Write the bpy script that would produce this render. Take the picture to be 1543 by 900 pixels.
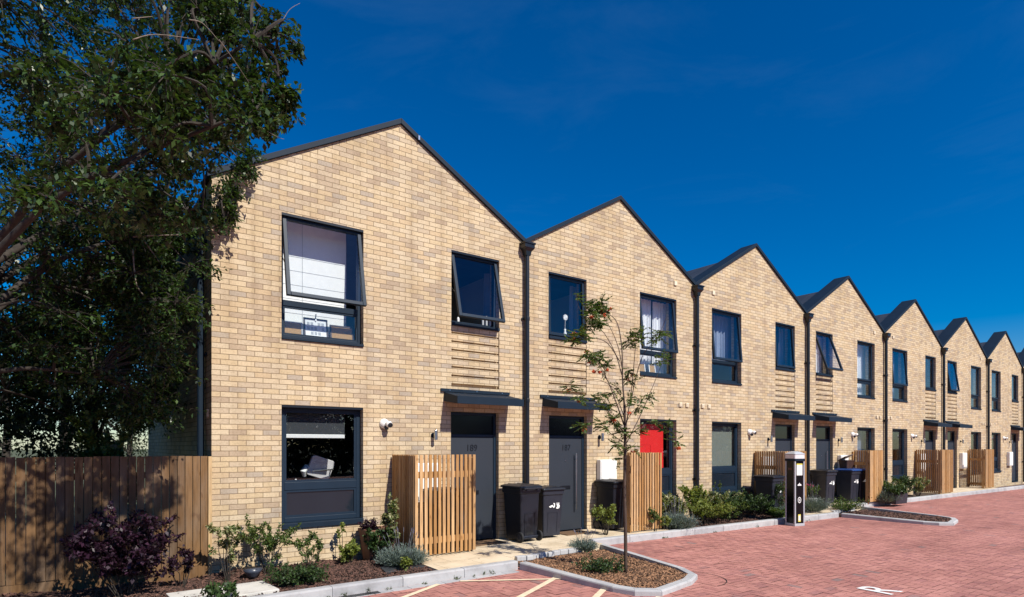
import bpy, math, random
import numpy as np
from mathutils import Vector, Matrix

random.seed(7)
rng = np.random.default_rng(11)
PI = math.pi
R = math.radians

for o in list(bpy.data.objects):
    bpy.data.objects.remove(o)
scene = bpy.context.scene
COL = scene.collection

# ------------------------------------------------------------------ camera frame (metres)
CAM = (-1.518, -9.09, 1.72)
AX = (.5893, .8079)
RX = (.8079, -.5893)


def at(u, v, Y):
    """world point on the plane y = Y that is seen in direction (u, v)"""
    k = (u - 771.5) / 903
    dx, dy, dz = AX[0] + k * RX[0], AX[1] + k * RX[1], (672 - v) / 903
    t = (Y - CAM[1]) / dy
    return Vector((CAM[0] + t * dx, Y, CAM[2] + t * dz))


def atd(u, v, d):
    """world point at view depth d"""
    k = (u - 771.5) / 903
    return Vector((CAM[0] + d * (AX[0] + k * RX[0]), CAM[1] + d * (AX[1] + k * RX[1]), CAM[2] + d * (672 - v) / 903))


# ------------------------------------------------------------------ materials
def nt(name):
    m = bpy.data.materials.new(name)
    m.use_nodes = True
    t = m.node_tree
    b = t.nodes['Principled BSDF']
    return m, t, b


def N(t, kind, **kw):
    n = t.nodes.new(kind)
    for k, v in kw.items():
        if k.startswith('i_'):
            n.inputs[k[2:].replace('_', ' ')].default_value = v
        else:
            setattr(n, k, v)
    return n


def ramp(t, stops, interp='LINEAR'):
    n = t.nodes.new('ShaderNodeValToRGB')
    n.color_ramp.interpolation = interp
    e = n.color_ramp.elements
    while len(e) < len(stops):
        e.new(.5)
    for el, (p, c) in zip(e, stops):
        el.position = p
        el.color = (*c, 1)
    return n


def mixc(t, blend, fac, a, b):
    n = t.nodes.new('ShaderNodeMix')
    n.data_type = 'RGBA'
    n.blend_type = blend
    for sock, val in ((n.inputs[0], fac), (n.inputs[6], a), (n.inputs[7], b)):
        if hasattr(val, 'links') or isinstance(val, bpy.types.NodeSocket):
            t.links.new(val, sock)
        elif isinstance(val, tuple):
            sock.default_value = (*val, 1) if len(val) == 3 else val
        else:
            sock.default_value = val
    return n.outputs[2]


def noise_fac(t, scale, detail=4, rough=.6, coord='Object', stretch=None):
    tc = t.nodes.new('ShaderNodeTexCoord')
    out = tc.outputs[coord]
    if stretch:
        mp = N(t, 'ShaderNodeMapping')
        mp.inputs['Scale'].default_value = stretch
        t.links.new(out, mp.inputs['Vector'])
        out = mp.outputs['Vector']
    n = N(t, 'ShaderNodeTexNoise')
    n.inputs['Scale'].default_value = scale
    n.inputs['Detail'].default_value = detail
    n.inputs['Roughness'].default_value = rough
    t.links.new(out, n.inputs['Vector'])
    return n.outputs['Fac']


def add_bump(t, b, height, strength=.3, dist=.01):
    n = N(t, 'ShaderNodeBump')
    n.inputs['Strength'].default_value = strength
    n.inputs['Distance'].default_value = dist
    t.links.new(height, n.inputs['Height'])
    t.links.new(n.outputs['Normal'], b.inputs['Normal'])


def simple(name, col, rough=.6, metal=0, var=.15, scale=12, bump=0, spec=.5, islands=0.0):
    m, t, b = nt(name)
    f = noise_fac(t, scale)
    lo = tuple(c * (1 - var) for c in col)
    hi = tuple(min(1, c * (1 + var)) for c in col)
    r = ramp(t, [(.3, lo), (.7, hi)])
    t.links.new(f, r.inputs['Fac'])
    out = r.outputs['Color']
    if islands:
        g = N(t, 'ShaderNodeNewGeometry')
        r2 = ramp(t, [(0, (1 - islands,) * 3), (1, (1 + islands,) * 3)])
        t.links.new(g.outputs['Random Per Island'], r2.inputs['Fac'])
        out = mixc(t, 'MULTIPLY', 1.0, out, r2.outputs['Color'])
    t.links.new(out, b.inputs['Base Color'])
    b.inputs['Roughness'].default_value = rough
    b.inputs['Metallic'].default_value = metal
    b.inputs['Specular IOR Level'].default_value = spec
    if bump:
        add_bump(t, b, noise_fac(t, scale * 6), bump, .004)
    return m


def brick_mat():
    m, t, b = nt('buff_brick')
    uv = t.nodes.new('ShaderNodeUVMap')
    br = N(t, 'ShaderNodeTexBrick')
    br.offset = .5
    br.inputs['Color1'].default_value = (0, 0, 0, 1)
    br.inputs['Color2'].default_value = (1, 1, 1, 1)
    br.inputs['Mortar'].default_value = (.5, .5, .5, 1)
    for k, v in (('Scale', 1), ('Mortar Size', .0050), ('Mortar Smooth', .25), ('Bias', 0), ('Brick Width', .225), ('Row Height', .075)):
        br.inputs[k].default_value = v
    # slightly wavering courses
    wob = N(t, 'ShaderNodeTexNoise')
    wob.inputs['Scale'].default_value = 9
    t.links.new(uv.outputs['UV'], wob.inputs['Vector'])
    vm = N(t, 'ShaderNodeVectorMath', operation='MULTIPLY_ADD')
    vm.inputs[1].default_value = (.006, .006, 0)
    t.links.new(wob.outputs['Color'], vm.inputs[0])
    t.links.new(uv.outputs['UV'], vm.inputs[2])
    t.links.new(vm.outputs['Vector'], br.inputs['Vector'])
    tones = ramp(t, [(0, (0.534, 0.416, 0.262)), (.18, (0.574, 0.460, 0.308)), (.36, (0.519, 0.395, 0.250)), (.50, (0.551, 0.450, 0.313)),
                     (.62, (0.495, 0.396, 0.278)), (.74, (0.417, 0.322, 0.227)), (.81, (0.403, 0.336, 0.262)), (.87, (0.456, 0.356, 0.248)), (.93, (0.574, 0.455, 0.299))], 'CONSTANT')
    t.links.new(br.outputs['Color'], tones.inputs['Fac'])
    # mottling inside a brick and patches over the wall
    n1 = N(t, 'ShaderNodeTexNoise')
    n1.inputs['Scale'].default_value = 38
    n1.inputs['Detail'].default_value = 5
    t.links.new(uv.outputs['UV'], n1.inputs['Vector'])
    r1 = ramp(t, [(.3, (.80, .77, .74)), (.5, (1, 1, 1)), (.75, (1.10, 1.09, 1.06))])
    t.links.new(n1.outputs['Fac'], r1.inputs['Fac'])
    c = mixc(t, 'MULTIPLY', .8, tones.outputs['Color'], r1.outputs['Color'])
    n2 = N(t, 'ShaderNodeTexNoise')
    n2.inputs['Scale'].default_value = .9
    n2.inputs['Detail'].default_value = 3
    t.links.new(uv.outputs['UV'], n2.inputs['Vector'])
    r2 = ramp(t, [(.3, (.88, .87, .87)), (.65, (1.05, 1.04, 1.02))])
    t.links.new(n2.outputs['Fac'], r2.inputs['Fac'])
    c = mixc(t, 'MULTIPLY', 1.0, c, r2.outputs['Color'])
    st = N(t, 'ShaderNodeMapping')
    st.inputs['Scale'].default_value = (3.2, .22, 1)
    t.links.new(uv.outputs['UV'], st.inputs['Vector'])
    n3 = N(t, 'ShaderNodeTexNoise')
    n3.inputs['Scale'].default_value = 1.6
    n3.inputs['Detail'].default_value = 5
    t.links.new(st.outputs[0], n3.inputs['Vector'])
    r3 = ramp(t, [(.34, (.86, .84, .82)), (.5, (1, 1, 1)), (.68, (1.04, 1.045, 1.06))])
    t.links.new(n3.outputs['Fac'], r3.inputs['Fac'])
    c = mixc(t, 'MULTIPLY', 1.0, c, r3.outputs['Color'])
    c = mixc(t, 'MIX', br.outputs['Fac'], c, (.21, .15, .09))
    t.links.new(c, b.inputs['Base Color'])
    b.inputs['Roughness'].default_value = .9
    b.inputs['Specular IOR Level'].default_value = .2
    inv = N(t, 'ShaderNodeMath', operation='SUBTRACT')
    inv.inputs[0].default_value = 1
    t.links.new(br.outputs['Fac'], inv.inputs[1])
    sm = N(t, 'ShaderNodeMath', operation='MULTIPLY_ADD')
    t.links.new(n1.outputs['Fac'], sm.inputs[0])
    sm.inputs[1].default_value = .35
    t.links.new(inv.outputs[0], sm.inputs[2])
    add_bump(t, b, sm.outputs[0], .55, .006)
    return m


def wood_mat(name, c0, c1, c2, grain=(30, 30, 1.5), rough=.7):
    m, t, b = nt(name)
    g = N(t, 'ShaderNodeNewGeometry')
    r = ramp(t, [(0, c0), (.5, c1), (1, c2)])
    t.links.new(g.outputs['Random Per Island'], r.inputs['Fac'])
    f = noise_fac(t, 2.2, 6, .65, 'Object', grain)
    r2 = ramp(t, [(.32, (.62, .58, .54)), (.55, (1, 1, 1)), (.75, (1.12, 1.1, 1.05))])
    t.links.new(f, r2.inputs['Fac'])
    c = mixc(t, 'MULTIPLY', 1.0, r.outputs['Color'], r2.outputs['Color'])
    # knots
    k = noise_fac(t, 7, 1, .4, 'Object', (3, 3, 1))
    r3 = ramp(t, [(.0, (.45, .35, .28)), (.27, (.6, .5, .42)), (.33, (1, 1, 1))])
    t.links.new(k, r3.inputs['Fac'])
    c = mixc(t, 'MULTIPLY', .8, c, r3.outputs['Color'])
    wf = noise_fac(t, 2.6, 5, .6, 'Object', (2, 2, .7))
    r4 = ramp(t, [(.46, (0, 0, 0)), (.72, (.34, .34, .34))])
    t.links.new(wf, r4.inputs['Fac'])
    c = mixc(t, 'MIX', r4.outputs['Color'], c, (.24, .19, .145))
    t.links.new(c, b.inputs['Base Color'])
    b.inputs['Roughness'].default_value = rough
    b.inputs['Specular IOR Level'].default_value = .25
    add_bump(t, b, f, .25, .003)
    return m


def leaf_mat(name, cols, trans=.35, rough=.5):
    m, t, b = nt(name)
    g = N(t, 'ShaderNodeNewGeometry')
    n = len(cols)
    r = ramp(t, [(i / (n - 1) if n > 1 else 0, c) for i, c in enumerate(cols)])
    t.links.new(g.outputs['Random Per Island'], r.inputs['Fac'])
    t.links.new(r.outputs['Color'], b.inputs['Base Color'])
    b.inputs['Roughness'].default_value = rough
    b.inputs['Specular IOR Level'].default_value = .4
    tr = N(t, 'ShaderNodeBsdfTranslucent')
    hs = mixc(t, 'MULTIPLY', 1.0, r.outputs['Color'], (1.5, 1.5, .55))
    t.links.new(hs, tr.inputs['Color'])
    mx = N(t, 'ShaderNodeMixShader')
    mx.inputs[0].default_value = trans
    t.links.new(b.outputs[0], mx.inputs[1])
    t.links.new(tr.outputs[0], mx.inputs[2])
    t.links.new(mx.outputs[0], t.nodes['Material Output'].inputs['Surface'])
    return m


def glass_mat(name='window_glass', tint=(.93, .95, .96), f0=1.0):
    m, t, b = nt(name)
    t.nodes.remove(b)
    tr = N(t, 'ShaderNodeBsdfTransparent')
    tr.inputs['Color'].default_value = (*tint, 1)
    gl = N(t, 'ShaderNodeBsdfGlossy')
    gl.inputs['Roughness'].default_value = .0
    gl.inputs['Color'].default_value = (.95, .97, 1, 1)
    lw = N(t, 'ShaderNodeLayerWeight')
    pw = N(t, 'ShaderNodeMath', operation='POWER')
    pw.inputs[1].default_value = 5
    t.links.new(lw.outputs['Facing'], pw.inputs[0])
    fr = N(t, 'ShaderNodeMath', operation='MULTIPLY_ADD')
    fr.inputs[1].default_value = .95
    fr.inputs[2].default_value = .045
    t.links.new(pw.outputs[0], fr.inputs[0])
    # faint float-glass ripple
    f = noise_fac(t, 1.3, 1, .4)
    bp = N(t, 'ShaderNodeBump')
    bp.inputs['Strength'].default_value = .03
    bp.inputs['Distance'].default_value = .05
    t.links.new(f, bp.inputs['Height'])
    t.links.new(bp.outputs['Normal'], gl.inputs['Normal'])
    mu = N(t, 'ShaderNodeMath', operation='MULTIPLY')
    mu.inputs[1].default_value = f0
    mu.use_clamp = True
    t.links.new(fr.outputs[0], mu.inputs[0])
    mx = N(t, 'ShaderNodeMixShader')
    t.links.new(mu.outputs[0], mx.inputs[0])
    t.links.new(tr.outputs[0], mx.inputs[1])
    t.links.new(gl.outputs[0], mx.inputs[2])
    t.links.new(mx.outputs[0], t.nodes['Material Output'].inputs['Surface'])
    return m


def block_mat():
    m, t, b = nt('red_block_paving')
    g = N(t, 'ShaderNodeNewGeometry')
    r = ramp(t, [(0, (.37, .165, .14)), (.25, (.43, .195, .165)), (.5, (.40, .18, .15)), (.7, (.46, .215, .18)), (.86, (.36, .155, .135)), (.985, (.33, .15, .135)), (1, (.24, .17, .16))])
    t.links.new(g.outputs['Random Per Island'], r.inputs['Fac'])
    f = noise_fac(t, .55, 5, .65)
    r2 = ramp(t, [(.3, (.84, .82, .82)), (.52, (1, 1, 1)), (.72, (1.16, 1.19, 1.22))])
    t.links.new(f, r2.inputs['Fac'])
    c = mixc(t, 'MULTIPLY', 1.0, r.outputs['Color'], r2.outputs['Color'])
    f3 = noise_fac(t, 60, 4)
    r3 = ramp(t, [(.25, (.8, .8, .8)), (.7, (1.12, 1.12, 1.12))])
    t.links.new(f3, r3.inputs['Fac'])
    c = mixc(t, 'MULTIPLY', .8, c, r3.outputs['Color'])
    # a few dark tyre / oil spots
    f4 = noise_fac(t, 1.7, 3, .5)
    r4 = ramp(t, [(.0, (.5, .5, .52)), (.24, (.62, .62, .64)), (.30, (1, 1, 1))])
    t.links.new(f4, r4.inputs['Fac'])
    c = mixc(t, 'MULTIPLY', .8, c, r4.outputs['Color'])
    f5 = noise_fac(t, .9, 4, .55, 'Object', (.35, 2.4, 1))
    r5 = ramp(t, [(.34, (.86, .85, .86)), (.52, (1.04, 1.04, 1.04)), (.7, (1.12, 1.14, 1.14))])
    t.links.new(f5, r5.inputs['Fac'])
    c = mixc(t, 'MULTIPLY', .8, c, r5.outputs['Color'])
    t.links.new(c, b.inputs['Base Color'])
    b.inputs['Roughness'].default_value = .85
    b.inputs['Specular IOR Level'].default_value = .25
    add_bump(t, b, f3, .3, .003)
    return m


def slab_mat():
    m, t, b = nt('buff_paving')
    uv = t.nodes.new('ShaderNodeUVMap')
    br = N(t, 'ShaderNodeTexBrick')
    br.offset = .5
    br.inputs['Color1'].default_value = (.60, .49, .34, 1)
    br.inputs['Color2'].default_value = (.68, .57, .41, 1)
    br.inputs['Mortar'].default_value = (.22, .17, .11, 1)
    for k, v in (('Scale', 1), ('Mortar Size', .004), ('Mortar Smooth', .2), ('Brick Width', .6), ('Row Height', .45)):
        br.inputs[k].default_value = v
    t.links.new(uv.outputs['UV'], br.inputs['Vector'])
    f = noise_fac(t, 2.3, 6, .7)
    r2 = ramp(t, [(.3, (.72, .68, .62)), (.55, (1, 1, 1)), (.75, (1.08, 1.08, 1.08))])
    t.links.new(f, r2.inputs['Fac'])
    c = mixc(t, 'MULTIPLY', 1.0, br.outputs['Color'], r2.outputs['Color'])
    t.links.new(c, b.inputs['Base Color'])
    b.inputs['Roughness'].default_value = .88
    add_bump(t, b, noise_fac(t, 70), .25, .003)
    return m


def concrete_mat(name, col):
    m, t, b = nt(name)
    f = noise_fac(t, 3, 8, .7)
    r = ramp(t, [(.28, tuple(c * .66 for c in col)), (.5, col), (.75, tuple(c * 1.12 for c in col))])
    t.links.new(f, r.inputs['Fac'])
    g = N(t, 'ShaderNodeNewGeometry')
    r2 = ramp(t, [(0, (.86, .86, .87)), (1, (1.08, 1.07, 1.05))])
    t.links.new(g.outputs['Random Per Island'], r2.inputs['Fac'])
    c = mixc(t, 'MULTIPLY', 1.0, r.outputs['Color'], r2.outputs['Color'])
    t.links.new(c, b.inputs['Base Color'])
    b.inputs['Roughness'].default_value = .85
    add_bump(t, b, noise_fac(t, 90, 5), .3, .003)
    return m


def roof_mat():
    m, t, b = nt('dark_slate_roof')
    uv = t.nodes.new('ShaderNodeUVMap')
    br = N(t, 'ShaderNodeTexBrick')
    br.inputs['Color1'].default_value = (.022, .028, .038, 1)
    br.inputs['Color2'].default_value = (.045, .052, .066, 1)
    br.inputs['Mortar'].default_value = (.008, .01, .014, 1)
    for k, v in (('Scale', 1), ('Mortar Size', .004), ('Brick Width', .3), ('Row Height', .25)):
        br.inputs[k].default_value = v
    t.links.new(uv.outputs['UV'], br.inputs['Vector'])
    t.links.new(br.outputs['Color'], b.inputs['Base Color'])
    b.inputs['Roughness'].default_value = .55
    return m


M = {}
M['brick'] = brick_mat()
M['frame'] = simple('anthracite_frame', (.008, .020, .038), .5, var=.08, scale=3, spec=.28)
M['metal'] = simple('anthracite_metal', (.007, .017, .032), .6, var=.12, scale=4, spec=.22)
M['pipe'] = simple('black_pipe', (.006, .008, .012), .36, var=.12, scale=5)
M['door'] = simple('slate_door', (.017, .023, .034), .6, var=.07, scale=2, bump=.04)
M['fanlight'] = simple('dark_fanlight', (.006, .007, .010), .12, var=.1)
M['spandrel'] = simple('slate_panel_glass', (.012, .018, .028), .10, var=.08, scale=2)
M['roof'] = roof_mat()
M['white_plastic'] = simple('white_plastic', (.80, .79, .76), .45, var=.03)
M['cream_plastic'] = simple('cream_plastic', (.70, .60, .44), .6, var=.05)
M['black_plastic'] = simple('bin_black_plastic', (.007, .009, .016), .45, var=.22, scale=7, bump=.06)
M['grey_plastic'] = simple('bin_grey_plastic', (.016, .019, .030), .48, var=.2, scale=7, bump=.06)
M['blue_plastic'] = simple('bin_blue_plastic', (.010, .050, .20), .4, var=.12, scale=6)
M['brown_plastic'] = simple('bin_brown_plastic', (.055, .028, .022), .5, var=.2, scale=7)
M['rubber'] = simple('rubber', (.012, .012, .013), .75, var=.15)
M['white_paint'] = simple('white_paint', (.78, .78, .76), .6, var=.06)
M['line_paint'] = simple('worn_cream_line_paint', (.74, .60, .42), .8, var=.16, scale=9, bump=.2)
M['road_white'] = simple('road_white_paint', (.80, .80, .78), .7, var=.08, scale=9)
M['cedar'] = wood_mat('cedar_slats', (.36, .185, .065), (.47, .26, .10), (.60, .38, .19))
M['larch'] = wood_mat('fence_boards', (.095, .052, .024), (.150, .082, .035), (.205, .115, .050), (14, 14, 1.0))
M['palewood'] = wood_mat('pale_timber', (.50, .34, .17), (.55, .38, .2), (.58, .41, .23))
M['bark'] = simple('dark_bark', (.035, .028, .022), .9, var=.4, scale=25, bump=.6)
M['palebark'] = simple('pale_twig_bark', (.20, .165, .13), .85, var=.3, scale=25, bump=.3)
M['saplingbark'] = simple('sapling_bark', (.062, .038, .026), .7, var=.35, scale=18, bump=.3)
M['kerb'] = concrete_mat('kerb_concrete', (.40, .405, .415))
M['slab'] = concrete_mat('pale_concrete_slab', (.62, .60, .55))
M['stone'] = concrete_mat('edging_stone', (.45, .45, .45))
M['paving'] = slab_mat()
M['blocks'] = block_mat()
M['joint'] = simple('paving_joint_sand', (.10, .055, .048), .95, var=.2, scale=40)
M['soil'] = simple('bed_soil', (.060, .040, .028), .95, var=.4, scale=9, bump=.5)
M['chip'] = simple('bark_chips', (.20, .105, .055), .9, var=.25, scale=6, islands=.8)
M['chipred'] = simple('dark_bark_chips', (.085, .042, .030), .9, var=.25, scale=6, islands=.7)
M['earth'] = simple('rough_ground', (.075, .085, .035), .95, var=.35, scale=.6, bump=.3)
M['membrane'] = simple('weed_membrane', (.028, .032, .038), .7, var=.25, scale=12, bump=.25)
M['glass'] = glass_mat()
M['plaster'] = simple('room_plaster', (.60, .59, .56), .85, var=.03, scale=2)
M['darkroom'] = simple('room_shade_plaster', (.10, .10, .115), .85, var=.08, scale=2)  # plaster colour darkened to hold the shade of the unlit ground floor rooms
M['carpet'] = simple('room_floor', (.12, .10, .085), .9, var=.15)
M['board_white'] = simple('white_screen_panel', (.84, .84, .82), .6, var=.03)
M['seam'] = simple('grey_seam', (.42, .43, .44), .7, var=.05)
M['cork'] = simple('cork', (.40, .235, .095), .85, var=.2, scale=40)
M['darkwood'] = simple('dark_frame_wood', (.045, .022, .016), .5, var=.2)
M['steel'] = simple('brushed_steel', (.55, .56, .57), .28, metal=1, var=.05)
M['alu'] = simple('silver_aluminium', (.46, .48, .51), .42, metal=.15, var=.04)
M['gloss_black'] = simple('gloss_black_panel', (.004, .004, .006), .25, var=.1, spec=.25)
M['lampglass'] = simple('frosted_light_band', (.72, .68, .68), .3, var=.04)
M['yellow'] = simple('yellow_sticker', (.72, .62, .10), .5, var=.05)
M['curtain'] = simple('white_curtain_cloth', (.86, .86, .87), .85, var=.04)
M['bluecurtain'] = simple('blue_grey_curtain_cloth', (.28, .33, .44), .85, var=.06)
M['greenblind'] = simple('grey_green_blind', (.17, .185, .155), .8, var=.05)
M['red'] = simple('red_panel_paint', (.75, .022, .018), .45, var=.05, scale=2)
M['redline'] = simple('dark_red_seam', (.52, .016, .014), .5, var=.05)
M['blind'] = simple('dark_roller_blind', (.032, .036, .042), .8, var=.1, scale=30)
M['terracotta'] = simple('brown_planter', (.17, .075, .05), .75, var=.25, scale=8)
M['potblue'] = simple('blue_grey_glaze', (.05, .06, .085), .35, var=.2)
M['flower'] = leaf_mat('pink_flowers', [(.35, .02, .09), (.5, .05, .16)], .2)
M['deadleaf'] = leaf_mat('dead_leaves', [(.10, .055, .02), (.17, .10, .035), (.24, .17, .06)], .1)
M['berry'] = simple('rowan_berries', (.46, .065, .010), .35, var=.25, scale=40, islands=.35)
M['mat'] = simple('coir_mat', (.14, .08, .04), .95, var=.3, scale=60, bump=.5)
M['leaf_tree'] = leaf_mat('tree_leaves', [(.008, .019, .006), (.020, .044, .011), (.040, .080, .020), (.07, .12, .03)], .26, .38)
M['leaf_far'] = leaf_mat('far_leaves', [(.014, .026, .010), (.03, .05, .016)], .15)
M['leaf_purple'] = leaf_mat('purple_leaves', [(.010, .004, .010), (.022, .007, .018), (.042, .013, .032)], .18)
M['leaf_rowan'] = leaf_mat('rowan_leaves', [(.032, .07, .018), (.055, .11, .026), (.085, .145, .034), (.14, .13, .035)], .34)
M['leaf_mid'] = leaf_mat('mid_green_leaves', [(.036, .07, .016), (.07, .115, .025), (.12, .165, .04)], .32)
M['leaf_lime'] = leaf_mat('lime_leaves', [(.09, .13, .025), (.16, .20, .04), (.26, .29, .08)], .35)
M['leaf_var'] = leaf_mat('cream_edged_leaves', [(.05, .09, .02), (.12, .16, .05), (.38, .36, .2), (.08, .12, .03)], .3)
M['leaf_dark'] = leaf_mat('dark_green_leaves', [(.018, .040, .012), (.036, .072, .020), (.06, .105, .028)], .25)
M['leaf_lav'] = leaf_mat('grey_green_leaves', [(.085, .12, .105), (.13, .175, .155), (.18, .225, .20)], .15, .7)
M['lavstem'] = leaf_mat('lavender_flower_stems', [(.16, .17, .15), (.12, .11, .19)], .1)


# ------------------------------------------------------------------ mesh building
class MB:
    def __init__(s):
        s.v = []
        s.f = []

    def quad(s, a, b, c, d):
        n = len(s.v)
        s.v += [tuple(a), tuple(b), tuple(c), tuple(d)]
        s.f.append((n, n + 1, n + 2, n + 3))
        return s

    def poly(s, pts):
        n = len(s.v)
        s.v += [tuple(p) for p in pts]
        s.f.append(tuple(range(n, n + len(pts))))
        return s

    def box(s, x0, x1, y0, y1, z0, z1, mat=None):
        n = len(s.v)
        pts = [(x0, y0, z0), (x1, y0, z0), (x1, y1, z0), (x0, y1, z0), (x0, y0, z1), (x1, y0, z1), (x1, y1, z1), (x0, y1, z1)]
        if mat is not None:
            pts = [tuple(mat @ Vector(p)) for p in pts]
        s.v += pts
        for f in ((0, 3, 2, 1), (4, 5, 6, 7), (0, 1, 5, 4), (1, 2, 6, 5), (2, 3, 7, 6), (3, 0, 4, 7)):
            s.f.append(tuple(n + i for i in f))
        return s

    def prism(s, pts, a, b, axis='y'):
        """extrude a polygon given in the two other axes from a to b along axis"""
        def P(p, q):
            return {'y': (p[0], q, p[1]), 'z': (p[0], p[1], q), 'x': (q, p[0], p[1])}[axis]
        n = len(s.v)
        k = len(pts)
        s.v += [P(p, a) for p in pts] + [P(p, b) for p in pts]
        s.f.append(tuple(n + i for i in range(k)))
        s.f.append(tuple(n + k + i for i in reversed(range(k))))
        for i in range(k):
            j = (i + 1) % k
            s.f.append((n + i, n + k + i, n + k + j, n + j))
        return s

    def tube(s, pts, rad, seg=8, caps=True):
        pts = [Vector(p) for p in pts]
        if not isinstance(rad, (list, tuple)):
            rad = [rad] * len(pts)
        n0 = len(s.v)
        up = Vector((0, 0, 1))
        prev = None
        for i, p in enumerate(pts):
            d = (pts[min(i + 1, len(pts) - 1)] - pts[max(i - 1, 0)])
            if d.length < 1e-9:
                d = Vector((0, 0, 1))
            d.normalize()
            if prev is None:
                a = d.cross(up)
                if a.length < .05:
                    a = d.cross(Vector((1, 0, 0)))
            else:
                a = prev - d * prev.dot(d)
                if a.length < 1e-5:
                    a = d.cross(Vector((1, 0, 0)))
            a.normalize()
            prev = a
            b = d.cross(a)
            for k in range(seg):
                t = 2 * PI * k / seg
                s.v.append(tuple(p + (a * math.cos(t) + b * math.sin(t)) * rad[i]))
        for i in range(len(pts) - 1):
            for k in range(seg):
                k2 = (k + 1) % seg
                s.f.append((n0 + i * seg + k, n0 + i * seg + k2, n0 + (i + 1) * seg + k2, n0 + (i + 1) * seg + k))
        if caps:
            s.f.append(tuple(n0 + k for k in reversed(range(seg))))
            e = n0 + (len(pts) - 1) * seg
            s.f.append(tuple(e + k for k in range(seg)))
        return s

    def loft(s, rings, cap0=True, cap1=True):
        n0 = len(s.v)
        k = len(rings[0])
        for r in rings:
            s.v += [tuple(p) for p in r]
        for i in range(len(rings) - 1):
            for a in range(k):
                b = (a + 1) % k
                s.f.append((n0 + i * k + a, n0 + i * k + b, n0 + (i + 1) * k + b, n0 + (i + 1) * k + a))
        if cap0:
            s.f.append(tuple(n0 + a for a in reversed(range(k))))
        if cap1:
            s.f.append(tuple(n0 + (len(rings) - 1) * k + a for a in range(k)))
        return s

    def build(s, name, mat, parent=None, smooth=False, bevel=0, loc=None, segs=2):
        me = bpy.data.meshes.new(name)
        me.from_pydata(s.v, [], s.f)
        me.materials.append(M[mat] if isinstance(mat, str) else mat)
        finish_uv(me)
        if smooth:
            me.polygons.foreach_set('use_smooth', [True] * len(me.polygons))
        o = bpy.data.objects.new(name, me)
        COL.objects.link(o)
        if parent:
            o.parent = parent
        if loc:
            o.location = loc
        if bevel:
            b = o.modifiers.new('Bevel', 'BEVEL')
            b.width = bevel
            b.segments = segs
            b.limit_method = 'ANGLE'
            b.angle_limit = R(40)
            b.harden_normals = False
        return o


def finish_uv(me):
    me.update()
    uv = me.uv_layers.new(name='UVMap')
    nl = len(me.loops)
    co = np.empty(len(me.vertices) * 3)
    me.vertices.foreach_get('co', co)
    co = co.reshape(-1, 3)
    vi = np.empty(nl, dtype=np.int32)
    me.loops.foreach_get('vertex_index', vi)
    npoly = len(me.polygons)
    nr = np.empty(npoly * 3)
    me.polygons.foreach_get('normal', nr)
    nr = np.abs(nr.reshape(-1, 3))
    tot = np.empty(npoly, dtype=np.int32)
    me.polygons.foreach_get('loop_total', tot)
    ax = np.repeat(np.argmax(nr * np.array([1, 1.01, .8]), axis=1), tot)
    p = co[vi]
    out = np.empty((nl, 2))
    for a, (i, j) in enumerate(((1, 2), (0, 2), (0, 1))):
        k = ax == a
        out[k, 0] = p[k, i]
        out[k, 1] = p[k, j]
    uv.data.foreach_set('uv', out.ravel())


def mesh_np(name, V, F, mat, parent=None):
    """fast quad mesh from arrays"""
    me = bpy.data.meshes.new(name)
    V = np.asarray(V, dtype=np.float64)
    F = np.asarray(F, dtype=np.int32)
    me.vertices.add(len(V))
    me.vertices.foreach_set('co', V.ravel())
    k = F.shape[1]
    me.loops.add(F.size)
    me.loops.foreach_set('vertex_index', F.ravel())
    me.polygons.add(len(F))
    me.polygons.foreach_set('loop_start', np.arange(0, F.size, k, dtype=np.int32))
    me.polygons.foreach_set('loop_total', np.full(len(F), k, dtype=np.int32))
    me.update(calc_edges=True)
    me.materials.append(M[mat])
    o = bpy.data.objects.new(name, me)
    COL.objects.link(o)
    if parent:
        o.parent = parent
    return o


def rrect(hw, hd, r, z, cx=0, cy=0, n=3):
    pts = []
    for sx, sy, a0 in ((1, 1, 0), (-1, 1, 90), (-1, -1, 180), (1, -1, 270)):
        for i in range(n + 1):
            a = R(a0 + 90 * i / n)
            pts.append((cx + sx * (hw - r) + r * math.cos(a), cy + sy * (hd - r) + r * math.sin(a), z))
    return pts


def tag(o, label=None, cat=None, group=None, kind=None):
    if label:
        o['label'] = label
    if cat:
        o['category'] = cat
    if group:
        o['group'] = group
    if kind:
        o['kind'] = kind
    return o


def thing(name, label, cat, loc=(0, 0, 0), rz=0, group=None):
    o = bpy.data.objects.new(name, None)
    COL.objects.link(o)
    o.location = loc
    o.rotation_euler = (0, 0, rz)
    o.empty_display_size = .2
    return tag(o, label, cat, group)


def struct(o):
    o['kind'] = 'structure'
    return o


def copy_tree(o, parent=None):
    c = o.copy()
    COL.objects.link(c)
    if parent:
        c.parent = parent
    for ch in [x for x in bpy.data.objects if x.parent == o]:
        copy_tree(ch, c)
    return c


def text_mesh(name, body, size, mat, parent, loc, rot, extrude=.003, align='CENTER', bold=0):
    cu = bpy.data.curves.new(name, 'FONT')
    cu.body = body
    cu.size = size
    cu.extrude = extrude
    cu.align_x = align
    cu.offset = bold
    ob = bpy.data.objects.new(name, cu)
    COL.objects.link(ob)
    dg = bpy.context.evaluated_depsgraph_get()
    dg.update()
    me = bpy.data.meshes.new_from_object(ob.evaluated_get(dg))
    bpy.data.objects.remove(ob)
    me.name = name
    me.materials.clear()
    me.materials.append(M[mat])
    o = bpy.data.objects.new(name, me)
    COL.objects.link(o)
    o.location = loc
    o.rotation_euler = rot
    if parent:
        o.parent = parent
    return o


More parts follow.
